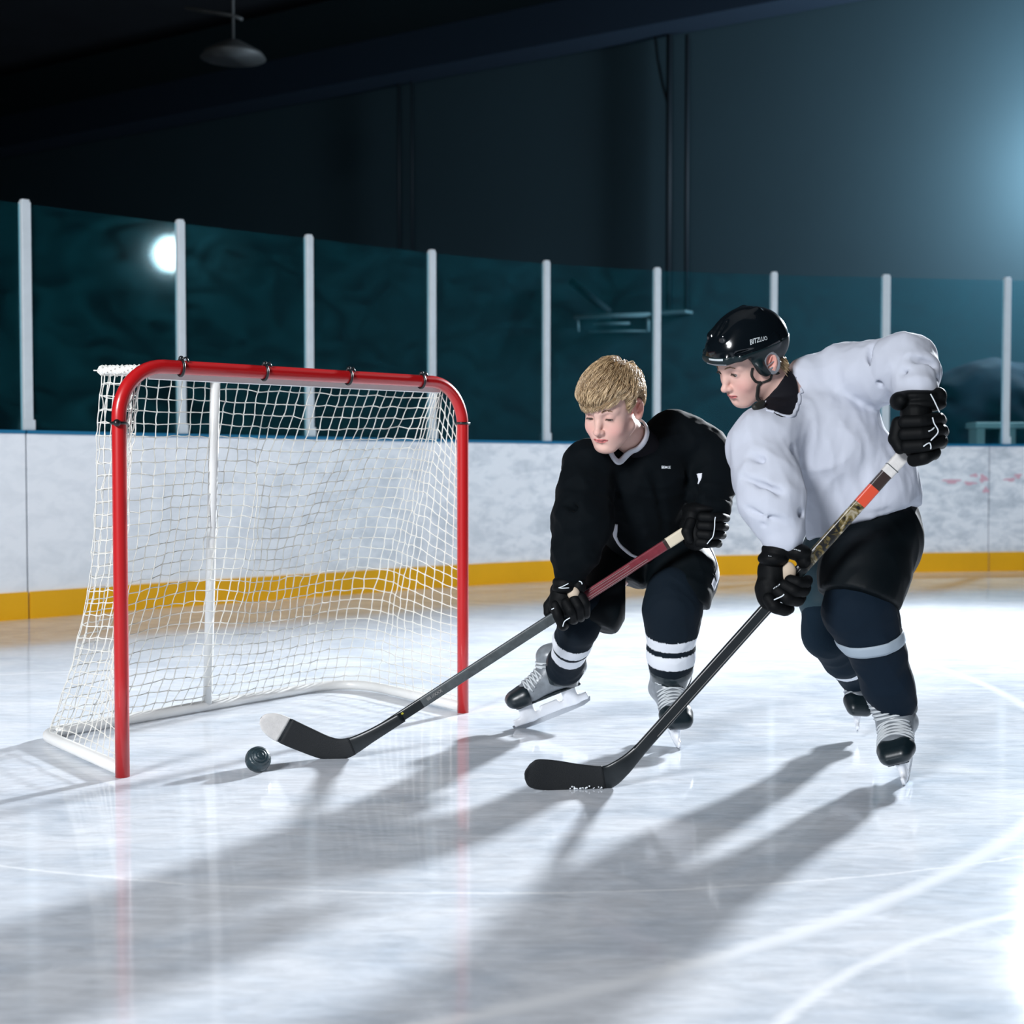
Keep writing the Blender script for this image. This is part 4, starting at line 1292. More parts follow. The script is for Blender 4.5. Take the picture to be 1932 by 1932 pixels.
ccap = np.tile(np.array([0.24, 0.15, 0.07]), (len(vs0), 1))
mesh('hair', np.concatenate([bf.w(vs0), bf.w(V_)]), np.concatenate([fs0, Q_ + len(vs0)]), M['hair'], boy, True, np.concatenate([ccap, scol]))

# undershirt collar
us = Sdf(); nd_ = unit(nb0 - nb1); us.cone(nb0, nb1 - nd_ * .04, .058, .066, k=.02); us.half(nb0 * .38 + nb1 * .62, nd_ + V3(-.25, .1, 0), .004)
us.build('undershirt', .005, M['undershirt'], boy)
# jersey
jb = Sdf()
jb.ell(at(1203, 905, 4.66), (.175, .12, .135), k=.05)
stations(jb, [(1210, 900, 4.68, .125), (1212, 970, 4.72, .128), (1215, 1040, 4.78, .130)], .06)
stations(jb, [(1118, 880, 4.58, .082), (1200, 868, 4.66, .075), (1275, 838, 4.72, .105), (1335, 850, 4.70, .075)], .04)
stations(jb, [(1112, 882, 4.56, .088), (1103, 930, 4.52, .088), (1099, 985, 4.46, .092), (1086, 1045, 4.45, .072), (1077, 1080, 4.455, .052)], .025)
stations(jb, [(1310, 845, 4.70, .080), (1340, 880, 4.69, .086), (1345, 905, 4.66, .082), (1340, 955, 4.575, .066)], .025)
jnh = Sdf(); jnh.ops = list(jb.ops)
jb.half(at(1200, 1066, 4.70), V3(.02, -.25, -1), .012, lo=at(1128, 1150, 4.5), hi=at(1420, 1010, 5.0))
def boy_folds(P): return cloth(P, 9, .010, 21) + cloth(P * np.array([1, 1, 2.2]), 11, .006, 5)
for a_, b2, r_ in (((1062, 1008, 4.38), (1118, 1018, 4.36), .006), ((1068, 950, 4.40), (1120, 975, 4.40), .006), ((1130, 900, 4.50), (1140, 1030, 4.60), .010),
                   ((1300, 900, 4.60), (1325, 955, 4.55), .010), ((1060, 1040, 4.37), (1110, 1050, 4.36), .006), ((1310, 935, 4.50), (1385, 940, 4.55), .006), ((1235, 900, 4.53), (1260, 1010, 4.60), .008)):
    jb.cone(at(*a_), at(*b2), r_, r_, k=.02, mode='sub')
jb.func(boy_folds)
jb.build('jersey', .0062, M['jersey_black'], boy)
jbs = Sdf(); jbs.ops = jb.ops
# V collar, hem band, white patch added for the bright gap under the arm, chest print
cv = [(1200, 800, 4.56), (1202, 815, 4.55), (1201, 835, 4.53), (1194, 854, 4.51), (1180, 871, 4.50), (1166, 863, 4.50), (1154, 852, 4.51), (1146, 843, 4.53)]
jnh.cone(nb0 * .5 + nb1 * .5, nb1 - nd_ * .03, .060, .067, k=.02)
vs, fs = strip_on(jnh, [at(*p) for p in resample(smoothpath([V3(*c) for c in cv], 6), 44)], .0195, .004, .003)
mesh('collar', vs, fs, M['trim_white'], boy, True)
hm = [(1131, 1022, 4.60), (1137, 1040, 4.60), (1152, 1054, 4.60), (1175, 1062, 4.61), (1205, 1064, 4.62)]
hmp = resample(smoothpath(list(jbs.proj(np.array([at(*c) for c in hm]), .001, 8)), 6), 26)
vs, fs = strip_on(jbs, hmp, np.interp(np.linspace(0, 1, 26), [0, .3, 1], [.008, .016, .009]), .003, .0015)
mesh('hem_band', vs, fs, M['trim_white'], boy, True)
vs, fs = strip_on(jbs, [at(*p) for p in resample([V3(1318, 893, 4.58), V3(1320, 904, 4.58), V3(1319, 914, 4.58)], 8)], np.interp(np.linspace(0, 1, 8), [0, 1], [.020, .003]), .002, .001)
mesh('underarm_gap_patch', vs, fs, M['trim_white'], boy, True)
text_on('chest_print', 'BEMGE', jbs, at(1257, 882, 4.55), V3(1, 0, .02), V3(0, 0, 1), .0115, M['piping'], boy, .0012)

# pants
pb = Sdf()
pb.ell(at(1218, 1045, 4.80), (.155, .12, .09), k=.05)
stations(pb, [(1180, 1060, 4.77, .098), (1150, 1110, 4.70, .090), (1132, 1158, 4.63, .082)], .03)
stations(pb, [(1285, 1040, 4.78, .105), (1290, 1085, 4.68, .108), (1284, 1125, 4.60, .100)], .03)
pb.cone(at(1190, 1060, 4.76), at(1228, 1072, 4.76), .062, .062, k=.03)
pb.half(at(1140, 1186, 4.60), V3(-.35, -.3, -1), .006, lo=at(1040, 1230, 4.4) - V3(0, .3, 0), hi=at(1205, 1100, 4.7) + V3(0, .3, 0))
pb.half(at(1310, 1128, 4.5), V3(-.45, -.25, -1), .006, lo=at(1212, 1230, 4.3) - V3(0, .2, 0), hi=at(1370, 1040, 4.7) + V3(0, .4, 0))
pb.func(lambda P: cloth(P, 10, .006, 31))
pb.build('pants', .006, M['pants'], boy)
pbs = Sdf(); pbs.ops = pb.ops
vs, fs = strip_on(pbs, [at(*p) for p in resample([V3(1346, 1022, 4.7), V3(1344, 1040, 4.69), V3(1338, 1075, 4.66), V3(1328, 1108, 4.60)], 20)], .030, .0015, .001)
mesh('side_panel', vs, fs, M['trim_white'], boy, True)
for i, (ch, px, py) in enumerate((('C', 1341, 1046), ('C', 1337, 1068), ('M', 1330, 1092))):
    text_on('pants_print', ch, pbs, at(px - 2, py, 4.62), V3(.97, 0, .22), V3(-.22, 0, .97), .034, M['pants'], boy, .0042)

# socks with white stripes
def sock_col(axis0, axis1, bands, base=(0.0012, 0.0062, 0.0125), white=(0.68, 0.70, 0.74)):
    a0, a1 = np.array(axis0), np.array(axis1); u = unit(a1 - a0); L_ = np.linalg.norm(a1 - a0)
    def fcol(P):
        t = ((P - a0) @ u) / L_; c = np.tile(base, (len(P), 1))
        for b0, b1 in bands: c[(t > b0) & (t < b1)] = white
        return c
    return fcol
s1 = Sdf(); stations(s1, [(1112, 1140, 4.62, .064), (1092, 1180, 4.63, .066), (1080, 1210, 4.68, .062), (1070, 1245, 4.80, .058), (1066, 1258, 4.84, .066)], .02)
s1.half(at(1066, 1278, 4.85), unit(at(1066, 1258, 4.84) - at(1092, 1180, 4.63)), .006); s1.func(lambda P: cloth(P, 16, .003, 41))
s1.build('sock', .0038, M['sock'], boy, sock_col(at(1092, 1180, 4.60), at(1066, 1260, 4.76), [(.36, .54), (.63, .88)]))
s2 = Sdf(); stations(s2, [(1270, 1120, 4.58, .088), (1268, 1150, 4.555, .094), (1268, 1185, 4.56, .082), (1266, 1235, 4.60, .076), (1266, 1272, 4.65, .068)], .02)
s2.half(at(1266, 1300, 4.64), unit(V3(0, .1, -1)), .006); s2.func(lambda P: cloth(P, 16, .003, 43))
s2.build('sock', .0038, M['sock'], boy, sock_col(at(1268, 1150, 4.50), at(1266, 1300, 4.58), [(.355, .49), (.56, .735)]))
# shin-guard shells showing under the socks
M['shin'] = mat('shin_guard', (0.004, 0.012, 0.016), 0.22, spec=0.6)
g1 = Sdf(); g1.cone(at(1066, 1252, 4.84), at(1062, 1282, 4.88), .066, .056, k=.02); g1.ell(at(1093, 1256, 4.86), (.026, .03, .03), k=.02); g1.half(at(1062, 1292, 4.88), V3(-.1, 0, -1), .006)
g1.build('shin_guard', .005, M['shin'], boy)
g2 = Sdf(); g2.cone(at(1266, 1262, 4.63), at(1265, 1285, 4.66), .073, .062, k=.02); g2.half(at(1266, 1306, 4.6), V3(0, 0, -1), .006)
g2.build('shin_guard', .005, M['shin'], boy)
# skates
up_ = unit(V3(.10, .0, 1)); f_ = unit(V3(-.93, -.12, -.35)); P0 = at(1060, 1301, 4.90)
up_ = unit(up_ - f_ * np.dot(up_, f_))
skate(boy, P0, f_, up_, 1.08, ws=1.1, shaft=.72)
f_ = unit(V3(.15, -.93, -.34)); up_ = unit(V3(-.04, 0, 1)); up_ = unit(up_ - f_ * np.dot(up_, f_)); P0 = at(1276, 1411, 4.56)
skate(boy, P0 - f_ * .150 + up_ * .078, f_, up_, 1.02, ws=1.3)
# gloves
glove(boy, [(1066, 1098, 4.45, (.040, .045, .022)), (1064, 1110, 4.44, (.038, .045, .016)), (1092, 1105, 4.45, (.024, .035, .030))],
      [(1062, 1118, 4.465, .038), (1058, 1142, 4.45, .036)],
      [[(1047, 1140, 4.425), (1053, 1162, 4.41), (1062, 1182, 4.43), (1066, 1180, 4.48)], [(1067, 1136, 4.42), (1077, 1153, 4.40), (1081, 1170, 4.43), (1084, 1170, 4.48)],
       [(1083, 1130, 4.42), (1092, 1145, 4.405), (1094, 1164, 4.43), (1096, 1166, 4.48)], [(1096, 1126, 4.425), (1104, 1140, 4.415), (1105, 1158, 4.44), (1105, 1160, 4.48)]],
      [(1048, 1126, 4.47), (1036, 1143, 4.475), (1034, 1156, 4.47)],
      lines=[[(1046, 1103, 4.38), (1060, 1096, 4.38), (1078, 1094, 4.38)], [(1046, 1112, 4.38), (1060, 1104, 4.38), (1080, 1099, 4.38)], [(1065, 1191, 4.38), (1071, 1182, 4.38), (1073, 1177, 4.38)],
             [(1034, 1150, 4.40), (1042, 1146, 4.39)], [(1095, 1084, 4.40), (1101, 1092, 4.40), (1104, 1100, 4.40)]],
      palm=(1082, 1119, 4.425, (.020, .018, .022)), fr=.0172, label='black glove gripping the shaft low')
glove(boy, [(1322, 960, 4.55, (.062, .05, .022)), (1305, 975, 4.53, (.030, .04, .035))],
      [(1308, 996, 4.53, .042), (1312, 1014, 4.52, .038)],
      [[(1322, 976, 4.49), (1342, 977, 4.475), (1362, 976, 4.50), (1371, 978, 4.54)], [(1320, 992, 4.49), (1341, 993, 4.475), (1360, 993, 4.50), (1369, 995, 4.54)],
       [(1318, 1008, 4.49), (1339, 1010, 4.475), (1356, 1009, 4.50), (1364, 1010, 4.54)], [(1317, 1023, 4.49), (1334, 1025, 4.48), (1349, 1024, 4.50), (1356, 1026, 4.53)]],
      [(1304, 985, 4.50), (1296, 1003, 4.485), (1300, 1018, 4.48)],
      lines=[[(1360, 973, 4.44), (1359, 985, 4.44), (1357, 1000, 4.44), (1352, 1014, 4.44), (1344, 1024, 4.44), (1334, 1028, 4.44)]],
      fr=.0165, label='black glove at the top of the shaft')
# ------------------------------------------------------------------ helmeted player in the white jersey
teen = empty('person', (at(1640, 1000, 4.3)[0], 4.3, 0))
tag(teen, 'player in white hockey jersey and black helmet leaning forward with long black stick', 'person')
tf = Frame(rot(math.radians(114.2), math.radians(31.0), math.radians(-11.5)), 1.055, (0.6935, 4.2, 1.2279))
ths = head_sdf(-.0020, .0058)
tb = Sdf(); tf.sdf(ths, tb)
tb.cone(tf.w((0, -.028, -.055)), at(1497, 775, 4.24), .060, .068, k=.03)
stations(tb, [(1500, 780, 4.26, .06), (1550, 850, 4.30, .11), (1620, 920, 4.35, .11), (1645, 990, 4.38, .07)], .05)
stations(tb, [(1500, 790, 4.26, .07), (1445, 835, 4.13, .06), (1456, 940, 4.01, .045), (1468, 1035, 3.99, .034), (1460, 1075, 3.975, .028)], .03)
stations(tb, [(1510, 770, 4.28, .07), (1610, 710, 4.27, .065), (1700, 695, 4.12, .05), (1727, 745, 3.99, .035), (1730, 785, 3.95, .028)], .03)
stations(tb, [(1645, 1000, 4.36, .07), (1640, 1040, 4.30, .07), (1630, 1150, 4.10, .06), (1680, 1300, 4.16, .042), (1692, 1345, 4.18, .036)], .03)
stations(tb, [(1635, 1000, 4.42, .07), (1585, 1050, 4.49, .06), (1562, 1185, 4.48, .055), (1612, 1285, 4.74, .038), (1625, 1310, 4.80, .034)], .03)
for a_, b2 in (((1458, 1085, 3.97), (1462, 1115, 3.955)), ((1730, 790, 3.945), (1745, 825, 3.93))):
    tb.cone(at(*a_), at(*b2), .022, .018, k=.015)
hc = tf.w((0, 0, 0))
tb.build('body', .014, M['skin'], teen, lambda P: skin_color(tf.l(P), (0.66, 0.42, 0.355), (0.72, 0.30, 0.27)), (hc - .165, hc + .165), .0019)
eyes(tf, teen, (-.02, .93, -.30), (0.05, 0.035, 0.02))
brows_lashes(tf, tf.sdf(ths), teen, -.0020, .0058, rs)
# hair showing under the back of the helmet
m = 420; a0 = rs.rand(m) * math.pi * .8 + math.pi * 1.1
P = np.stack([np.cos(a0) * .067, np.sin(a0) * .080 - .018, -.030 - .015 * rs.rand(m)], 1)
hp = [P]
for k in range(5):
    P = P + np.stack([P[:, 0] * .05, -.0012 + 0 * P[:, 0], -.0050 + .002 * rs.randn(m)], 1); hp.append(P)
V_, Q_ = strand_mesh(np.stack(hp, 1), rs.uniform(.0006, .0012, m))
tn = rs.rand(m, 1); c_ = np.repeat(dark * .7 + (light * 1.0 - dark * .7) * tn, 18, axis=0)
mesh('hair', tf.w(V_), Q_, M['hair'], teen, True, c_)

# helmet
hl = Sdf()
hl.ell((0, -.010, .040), (.0900, .1150, .1000), k=.02)
hl.ell((0, .058, .052), (.066, .048, .044), k=.03)
hl.ell((0, -.078, .025), (.070, .055, .070), k=.03)
for s in (-1, 1):
    hl.cone((s * .028, .070, .107), (s * .030, -.060, .118), .010, .010, k=.014)      # long ridges
    hl.cone((s * .075, .070, .050), (s * .082, -.050, .036), .011, .011, k=.014)      # side rail
    hl.cone((s * .080, .030, -.002), (s * .078, .010, -.030), .016, .012, k=.012)     # temple drop
hl.cone((-.045, .094, .050), (.045, .094, .050), .012, .012, k=.012)
for s in (-1, 1):
    for (a_, b2, r_) in (((s * .070, .075, .062), (s * .093, .025, .054), .0055), ((s * .088, -.030, .082), (s * .080, -.085, .078), .0055), ((s * .060, .075, .100), (s * .075, .010, .112), .004),
                         ((s * .102, .020, .046), (s * .100, -.060, .034), .0035), ((s * .010, .085, .106), (s * .010, .03, .133), .004), ((s * .050, -.04, .126), (s * .050, -.075, .112), .004)):
        hl.cone(a_, b2, r_, r_, k=.003, mode='sub')
def hedge(P):
    y = P[:, 1]
    front = .0395; side = -.040; back = -.045
    f = np.clip((y - .030) / .018, 0, 1)
    e = side + (front - side) * f + (back - side) * np.clip((-.05 - y) / .04, 0, 1)
    return e - P[:, 2]
hl._add(hedge, [-1] * 3, [1] * 3, .004, 'int')
hl.ell((0, -.012, .030), (.0780, .1010, .0900), k=.004, mode='sub')
hl.box((0, .06, -.03), (.074, .08, .066), None, .02, .006, 'sub')
for s in (-1, 1):
    hl.ell((s * .092, -.012, -.012), (.030, .0235, .031), k=.003, mode='sub')
helm = tf.sdf(hl).build('helmet', .0030, M['helmet'], teen)
helm['label'] = 'glossy black hockey helmet'
hsd = tf.sdf(hl); hroot = helm
def hpart(s_, name, material, h=.003): return s_.build(name, h, material, hroot)
ls = Sdf(); ls.ops = list(hl.ops); ls.func(lambda P: np.full(len(P), -.0014))
ls._add(lambda P: P[:, 2] - (.030 + .20 * P[:, 1]) - .012, [-1] * 3, [1] * 3, .001, 'int')
hpart(tf.sdf(ls), 'lower_shell', M['helmet_matte'], .003)
# ear guards, brow badge, lettering, straps
for s in (-1, 1):
    e = Sdf(); n_ = unit(V3(s, .12, 0)); u2 = V3(0, 0, 1); sd = unit(np.cross(u2, n_)); R_ = np.array([n_, sd, u2])
    ce = V3(s * .0850, -.012, -.012); ep = [ce + sd * .0215 * math.cos(a) + u2 * .029 * math.sin(a) * (1 if math.sin(a) > 0 else 1.05) for a in np.linspace(0, 2 * math.pi, 21)]
    e.chain(ep, [.0036] * 21, k=.004)
    e.cone(ce + sd * .018 - u2 * .014, ce - sd * .018 - u2 * .014, .0030, k=.003); e.cone(ce + sd * .015 - u2 * .022, ce - sd * .015 - u2 * .022, .0030, k=.003); e.cone(ce + sd * .018 + u2 * .002, ce - sd * .019 - u2 * .002, .0020, k=.003)
    hpart(tf.sdf(e), 'ear_guard', M['earguard'], .0022)
bd = MB()
bc = tf.w((-.028, .1210, .052)); bR = [tf.d(unit((-1, -.35, 0))), tf.d(unit((-.35, 1, 0.1))), tf.d((0, 0, 1))]
bd.box(bc, (.030, .004, .003), bR).box(bc - bR[2] * .010, (.030, .004, .001), bR)
bcs = [tf.w((x, y, .060)) for x, y in ((-.045, .110), (-.030, .118), (-.010, .1225), (.010, .1225))]
vs, fs = strip_on(hsd, smoothpath(bcs, 4), .006, .0016, .0006)
mesh('brow_badge', vs, fs, M['print'], hroot, True)
bcs = [tf.w((x, y, .042)) for x, y in ((-.050, .104), (-.030, .114), (0, .1200), (.03, .114))]
vs, fs = strip_on(hsd, smoothpath(bcs, 4), .004, .0016, .0006)
mesh('brim_edge', vs, fs, M['earguard'], hroot, True)
lc_ = at(1443, 637, 4.06); ang = math.radians(15)
text_on('helmet_print', 'BITZLUO', hsd, lc_, V3(math.cos(ang), 0, math.sin(ang)), V3(-math.sin(ang), 0, math.cos(ang)), .0185, M['print'], hroot, .0012, italic=.15, sx=.92)
st = MB()
tsd = Sdf(); tsd.ops = tb.ops[:]
def onface(L_, lift=.0035): return list(tsd.proj(np.array(smoothpath([at(*q_) for q_ in L_], 5)), lift, 6))
vs, fs = strip_on(tsd, onface([(1433, 702, 4.09), (1433, 715, 4.09), (1441, 726, 4.10), (1449, 733, 4.11)]), .0075, .0016, .001)
mesh('chin_strap', vs, fs, M['strap'], hroot, True)
vs, fs = strip_on(tsd, onface([(1482, 700, 4.16), (1474, 712, 4.14), (1462, 725, 4.12), (1449, 733, 4.11)]), .0065, .0016, .001)
mesh('chin_strap', vs, fs, M['strap'], hroot, True)
vs, fs = strip_on(tsd, onface([(1449, 731, 4.11), (1446, 742, 4.11), (1441, 754, 4.12), (1438, 762, 4.13)]), .0105, .0018, .001)
mesh('chin_strap', vs, fs, M['strap'], hroot, True)
cc = Sdf(); cc.cone(at(1438, 761, 4.115), at(1424, 768, 4.10), .010, .009, k=.004); cc.cone(at(1436, 766, 4.11), at(1428, 771, 4.10), .010, .008, k=.004)
cc.build('chin_cup', .003, M['strap'], hroot)

# undershirt
nb0 = tf.w((0, -.028, -.055)); nb1 = at(1497, 775, 4.24); nd_ = unit(nb0 - nb1)
us = Sdf(); us.cone(nb0, nb1 - nd_ * .06, .068, .080, k=.02); us.half(nb0 * .25 + nb1 * .75, nd_ + V3(-.45, -.1, .1), .004); 
# jersey
jt = Sdf()
jt.ell(at(1540, 835, 4.26), (.19, .135, .165), k=.06)
stations(jt, [(1545, 745, 4.32, .115), (1560, 850, 4.28, .165), (1625, 925, 4.31, .165), (1655, 975, 4.34, .125)], .05)
stations(jt, [(1522, 716, 4.27, .064), (1560, 735, 4.29, .09)], .03)
stations(jt, [(1530, 735, 4.29, .075), (1580, 720, 4.30, .10)], .04)
stations(jt, [(1500, 800, 4.24, .105), (1443, 838, 4.13, .104)], .05)
stations(jt, [(1600, 712, 4.28, .105), (1655, 705, 4.19, .090), (1703, 690, 4.11, .094), (1722, 708, 4.05, .070), (1728, 735, 4.0, .060)], .03)
stations(jt, [(1441, 845, 4.12, .102), (1448, 900, 4.05, .094), (1458, 945, 4.0, .088), (1478, 1012, 3.975, .060)], .03)
stations(jt, [(1540, 930, 4.25, .10), (1560, 1000, 4.24, .065)], .05)
jt.half(at(1600, 994, 4.2), V3(.33, -.18, -1), .010, lo=at(1521, 1100, 4.1) - V3(0, .2, 0), hi=at(1800, 900, 4.5) + V3(.1, .5, 0))
for a_, b2, r_ in (((1520, 880, 4.05), (1560, 990, 4.10), .012), ((1500, 850, 4.03), (1530, 960, 4.06), .010), ((1680, 690, 4.0), (1655, 770, 4.07), .012), ((1700, 660, 4.0), (1672, 740, 4.0), .006),
                   ((1600, 820, 4.08), (1560, 950, 4.10), .010), ((1640, 800, 4.10), (1630, 930, 4.12), .008), ((1660, 780, 4.12), (1690, 870, 4.16), .007), ((1400, 900, 3.98), (1470, 930, 3.92), .007),
                   ((1410, 960, 3.95), (1480, 985, 3.90), .007), ((1440, 990, 3.93), (1510, 970, 3.95), .006), ((1570, 980, 4.12), (1690, 920, 4.12), .008), ((1580, 985, 4.12), (1720, 955, 4.16), .006),
                   ((1690, 665, 3.98), (1760, 690, 4.0), .006), ((1690, 700, 3.98), (1762, 715, 4.0), .005), ((1640, 655, 4.13), (1660, 720, 4.08), .008), ((1530, 1000, 4.1), (1600, 960, 4.10), .006), ((1390, 850, 4.0), (1440, 870, 3.98), .006)):
    jt.cone(at(*a_), at(*b2), r_, r_, k=.017, mode='sub')
jt.func(lambda P: cloth(P, 8, .010, 61) + cloth(P * np.array([1.6, 1, .8]), 12, .005, 65))
jt.build('jersey', .0062, M['jersey_white'], teen)
us = Sdf(); us.ops = list(jt.ops); us.func(lambda P: np.full(len(P), -.0028))
def necktube(P):
    c = at(1472, 738, 4.16); q = P - c; a = math.radians(-10)
    x = q[:, 0] * math.cos(a) + q[:, 2] * math.sin(a); z = -q[:, 0] * math.sin(a) + q[:, 2] * math.cos(a)
    return (np.sqrt((x / .056) ** 2 + (z / .092) ** 2 + (q[:, 1] / .20) ** 2) - 1) * .06
us.cone(nb0 * .66 + nb1 * .34, nb1, .0650, .078, k=.01)
us._add(necktube, [-1e3] * 3, [1e3] * 3, .003, 'int')
us._add(lambda P: (P - (nb0 * .62 + nb1 * .38)) @ unit(nd_ + V3(-.35, 0, 0)), [-1e3] * 3, [1e3] * 3, .003, 'int')
us.build('undershirt', .005, M['undershirt'], teen)
# collar edge of the jersey
jts = Sdf(); jts.ops = jt.ops
cv = [(1497, 700, 4.18), (1504, 720, 4.14), (1506, 745, 4.11), (1503, 770, 4.09), (1494, 788, 4.08), (1480, 795, 4.08), (1462, 788, 4.08), (1446, 774, 4.09)]
vs, fs = strip_on(jts, [at(*p) for p in resample(smoothpath([V3(*c) for c in cv], 6), 44)], .010, .0025, .001)
mesh('collar', vs, fs, M['jersey_white'], teen, True)

# pants
pt = Sdf()
stations(pt, [(1648, 985, 4.34, .135), (1645, 1020, 4.30, .142), (1630, 1085, 4.17, .124), (1624, 1125, 4.11, .116)], .04)
pt.half(at(1640, 1120, 4.02), V3(-.33, -.30, -1), .006)
pt.func(lambda P: cloth(P, 9, .007, 71))
po = pt.build('pants', .006, M['pants'], teen)
pr = Sdf(); stations(pr, [(1595, 975, 4.42, .085), (1590, 1010, 4.45, .10), (1572, 1060, 4.50, .098), (1562, 1130, 4.50, .092)], .04)
pr.half(at(1560, 1182, 4.46), V3(-.15, -.2, -1), .006); pr.func(lambda P: cloth(P, 9, .006, 73))
pr.build('pants', .006, M['pants_teal'], teen)
# socks
s1 = Sdf(); stations(s1, [(1625, 1110, 4.14, .090), (1622, 1150, 4.12, .104), (1640, 1195, 4.12, .088), (1660, 1240, 4.14, .076), (1675, 1290, 4.16, .074), (1688, 1322, 4.17, .064)], .025)
s1.func(lambda P: cloth(P, 13, .005, 81))
s1.build('sock', .0045, M['sock'], teen, lambda P: np.tile((0.0008, 0.0072, 0.0165), (len(P), 1)))
s1s = Sdf(); s1s.ops = s1.ops
vs, fs = ring_on(s1s, at(1648, 1208, 4.12), at(1680, 1290, 4.16) - at(1640, 1180, 4.12) + V3(-.03, 0, 0), .09, .036)
mesh('sock_tape', vs, fs, mat('sock_tape', (0.30, 0.36, 0.42), 0.6), teen, True)
sg = Sdf(); sg.cone(at(1706, 1318, 4.18), at(1712, 1335, 4.19), .034, .030, k=.01); sg.build('shin_guard', .004, M['shin'], teen)
s2 = Sdf(); stations(s2, [(1560, 1160, 4.48, .078), (1563, 1195, 4.47, .080), (1590, 1240, 4.56, .064), (1612, 1275, 4.70, .050), (1622, 1296, 4.78, .045)], .02)
s2.func(lambda P: cloth(P, 13, .004, 83))
s2.build('sock', .0045, M['sock'], teen, sock_col(at(1563, 1195, 4.47), at(1612, 1290, 4.72), [(.53, .63)], (0.002, 0.011, 0.022)))
# skates
up_ = unit(V3(-.36, 0, 1)); f_ = unit(V3(-.33, -.90, -.24)); up_ = unit(up_ - f_ * np.dot(up_, f_)); P0 = at(1712, 1483, 4.055)
skate(teen, P0 - f_ * .150 + up_ * .076, f_, up_, 1.0, ws=1.4)
f_ = unit(V3(-.10, -.80, -.58)); up_ = unit(V3(.05, 0, 1)); up_ = unit(up_ - f_ * np.dot(up_, f_)); P0 = at(1622, 1348, 4.66)
sk2 = P0 - f_ * .160 - up_ * .03
sk2[2] = max(sk2[2], .02)
skate(teen, sk2 + up_ * .02, f_, up_, .95, ws=1.3)
# gloves
glove(teen, [(1468, 1036, 3.97, (.046, .050, .024)), (1458, 1054, 3.96, (.042, .048, .024)), (1506, 1042, 3.95, (.036, .040, .024)), (1516, 1058, 3.945, (.020, .030, .022))],
      [(1458, 1078, 3.975, .040), (1452, 1112, 3.96, .036), (1450, 1128, 3.955, .028)],
      [[(1449, 1128, 3.925), (1462, 1146, 3.905), (1482, 1152, 3.93), (1490, 1148, 3.99)], [(1466, 1114, 3.92), (1486, 1130, 3.90), (1506, 1134, 3.925), (1512, 1126, 3.99)],
       [(1478, 1104, 3.92), (1498, 1115, 3.90), (1516, 1116, 3.925), (1521, 1108, 3.99)], [(1490, 1096, 3.925), (1506, 1100, 3.91), (1520, 1100, 3.93), (1524, 1094, 3.98)]],
      [(1452, 1104, 3.99), (1440, 1122, 3.995), (1444, 1138, 3.985)],
      lines=[[(1459, 1125, 3.88), (1472, 1124, 3.88), (1478, 1118, 3.88)]],
      palm=(1488, 1080, 3.945, (.021, .016, .030)), fr=.0185, label='black glove gripping mid-shaft',
      marks=[('FD', 1442, 1043, 3.88, math.radians(32), .022), ('CFD', 1456, 1099, 3.88, math.radians(32), .017), ('UERTEX', 1500, 1032, 3.88, math.radians(-25), .012)])
glove(teen, [(1733, 748, 3.965, (.070, .050, .020)), (1740, 764, 3.955, (.066, .048, .022)), (1696, 757, 3.95, (.024, .040, .026)), (1770, 748, 3.96, (.022, .035, .026))],
      [(1728, 782, 3.945, .040), (1728, 812, 3.935, .044), (1734, 842, 3.935, .038)],
      [[(1703, 797, 3.90), (1740, 796, 3.875), (1771, 789, 3.90), (1776, 794, 3.96)], [(1702, 820, 3.90), (1742, 818, 3.87), (1777, 811, 3.90), (1780, 816, 3.96)],
       [(1706, 843, 3.90), (1744, 841, 3.87), (1777, 831, 3.90), (1775, 838, 3.96)], [(1722, 868, 3.91), (1744, 864, 3.88), (1764, 853, 3.90), (1762, 858, 3.96)]],
      [(1696, 800, 3.92), (1690, 828, 3.915), (1698, 846, 3.905)],
      lines=[[(1773, 735, 3.86), (1781, 741, 3.86), (1780, 756, 3.86)], [(1772, 779, 3.84), (1778, 797, 3.84), (1785, 815, 3.84), (1767, 828, 3.84)], [(1758, 811, 3.84), (1768, 806, 3.84), (1776, 801, 3.84)],
             [(1741, 843, 3.84), (1751, 836, 3.84), (1760, 833, 3.84), (1764, 842, 3.84), (1767, 854, 3.84)]],
      fr=.0195, label='black glove with white piping at the butt end')
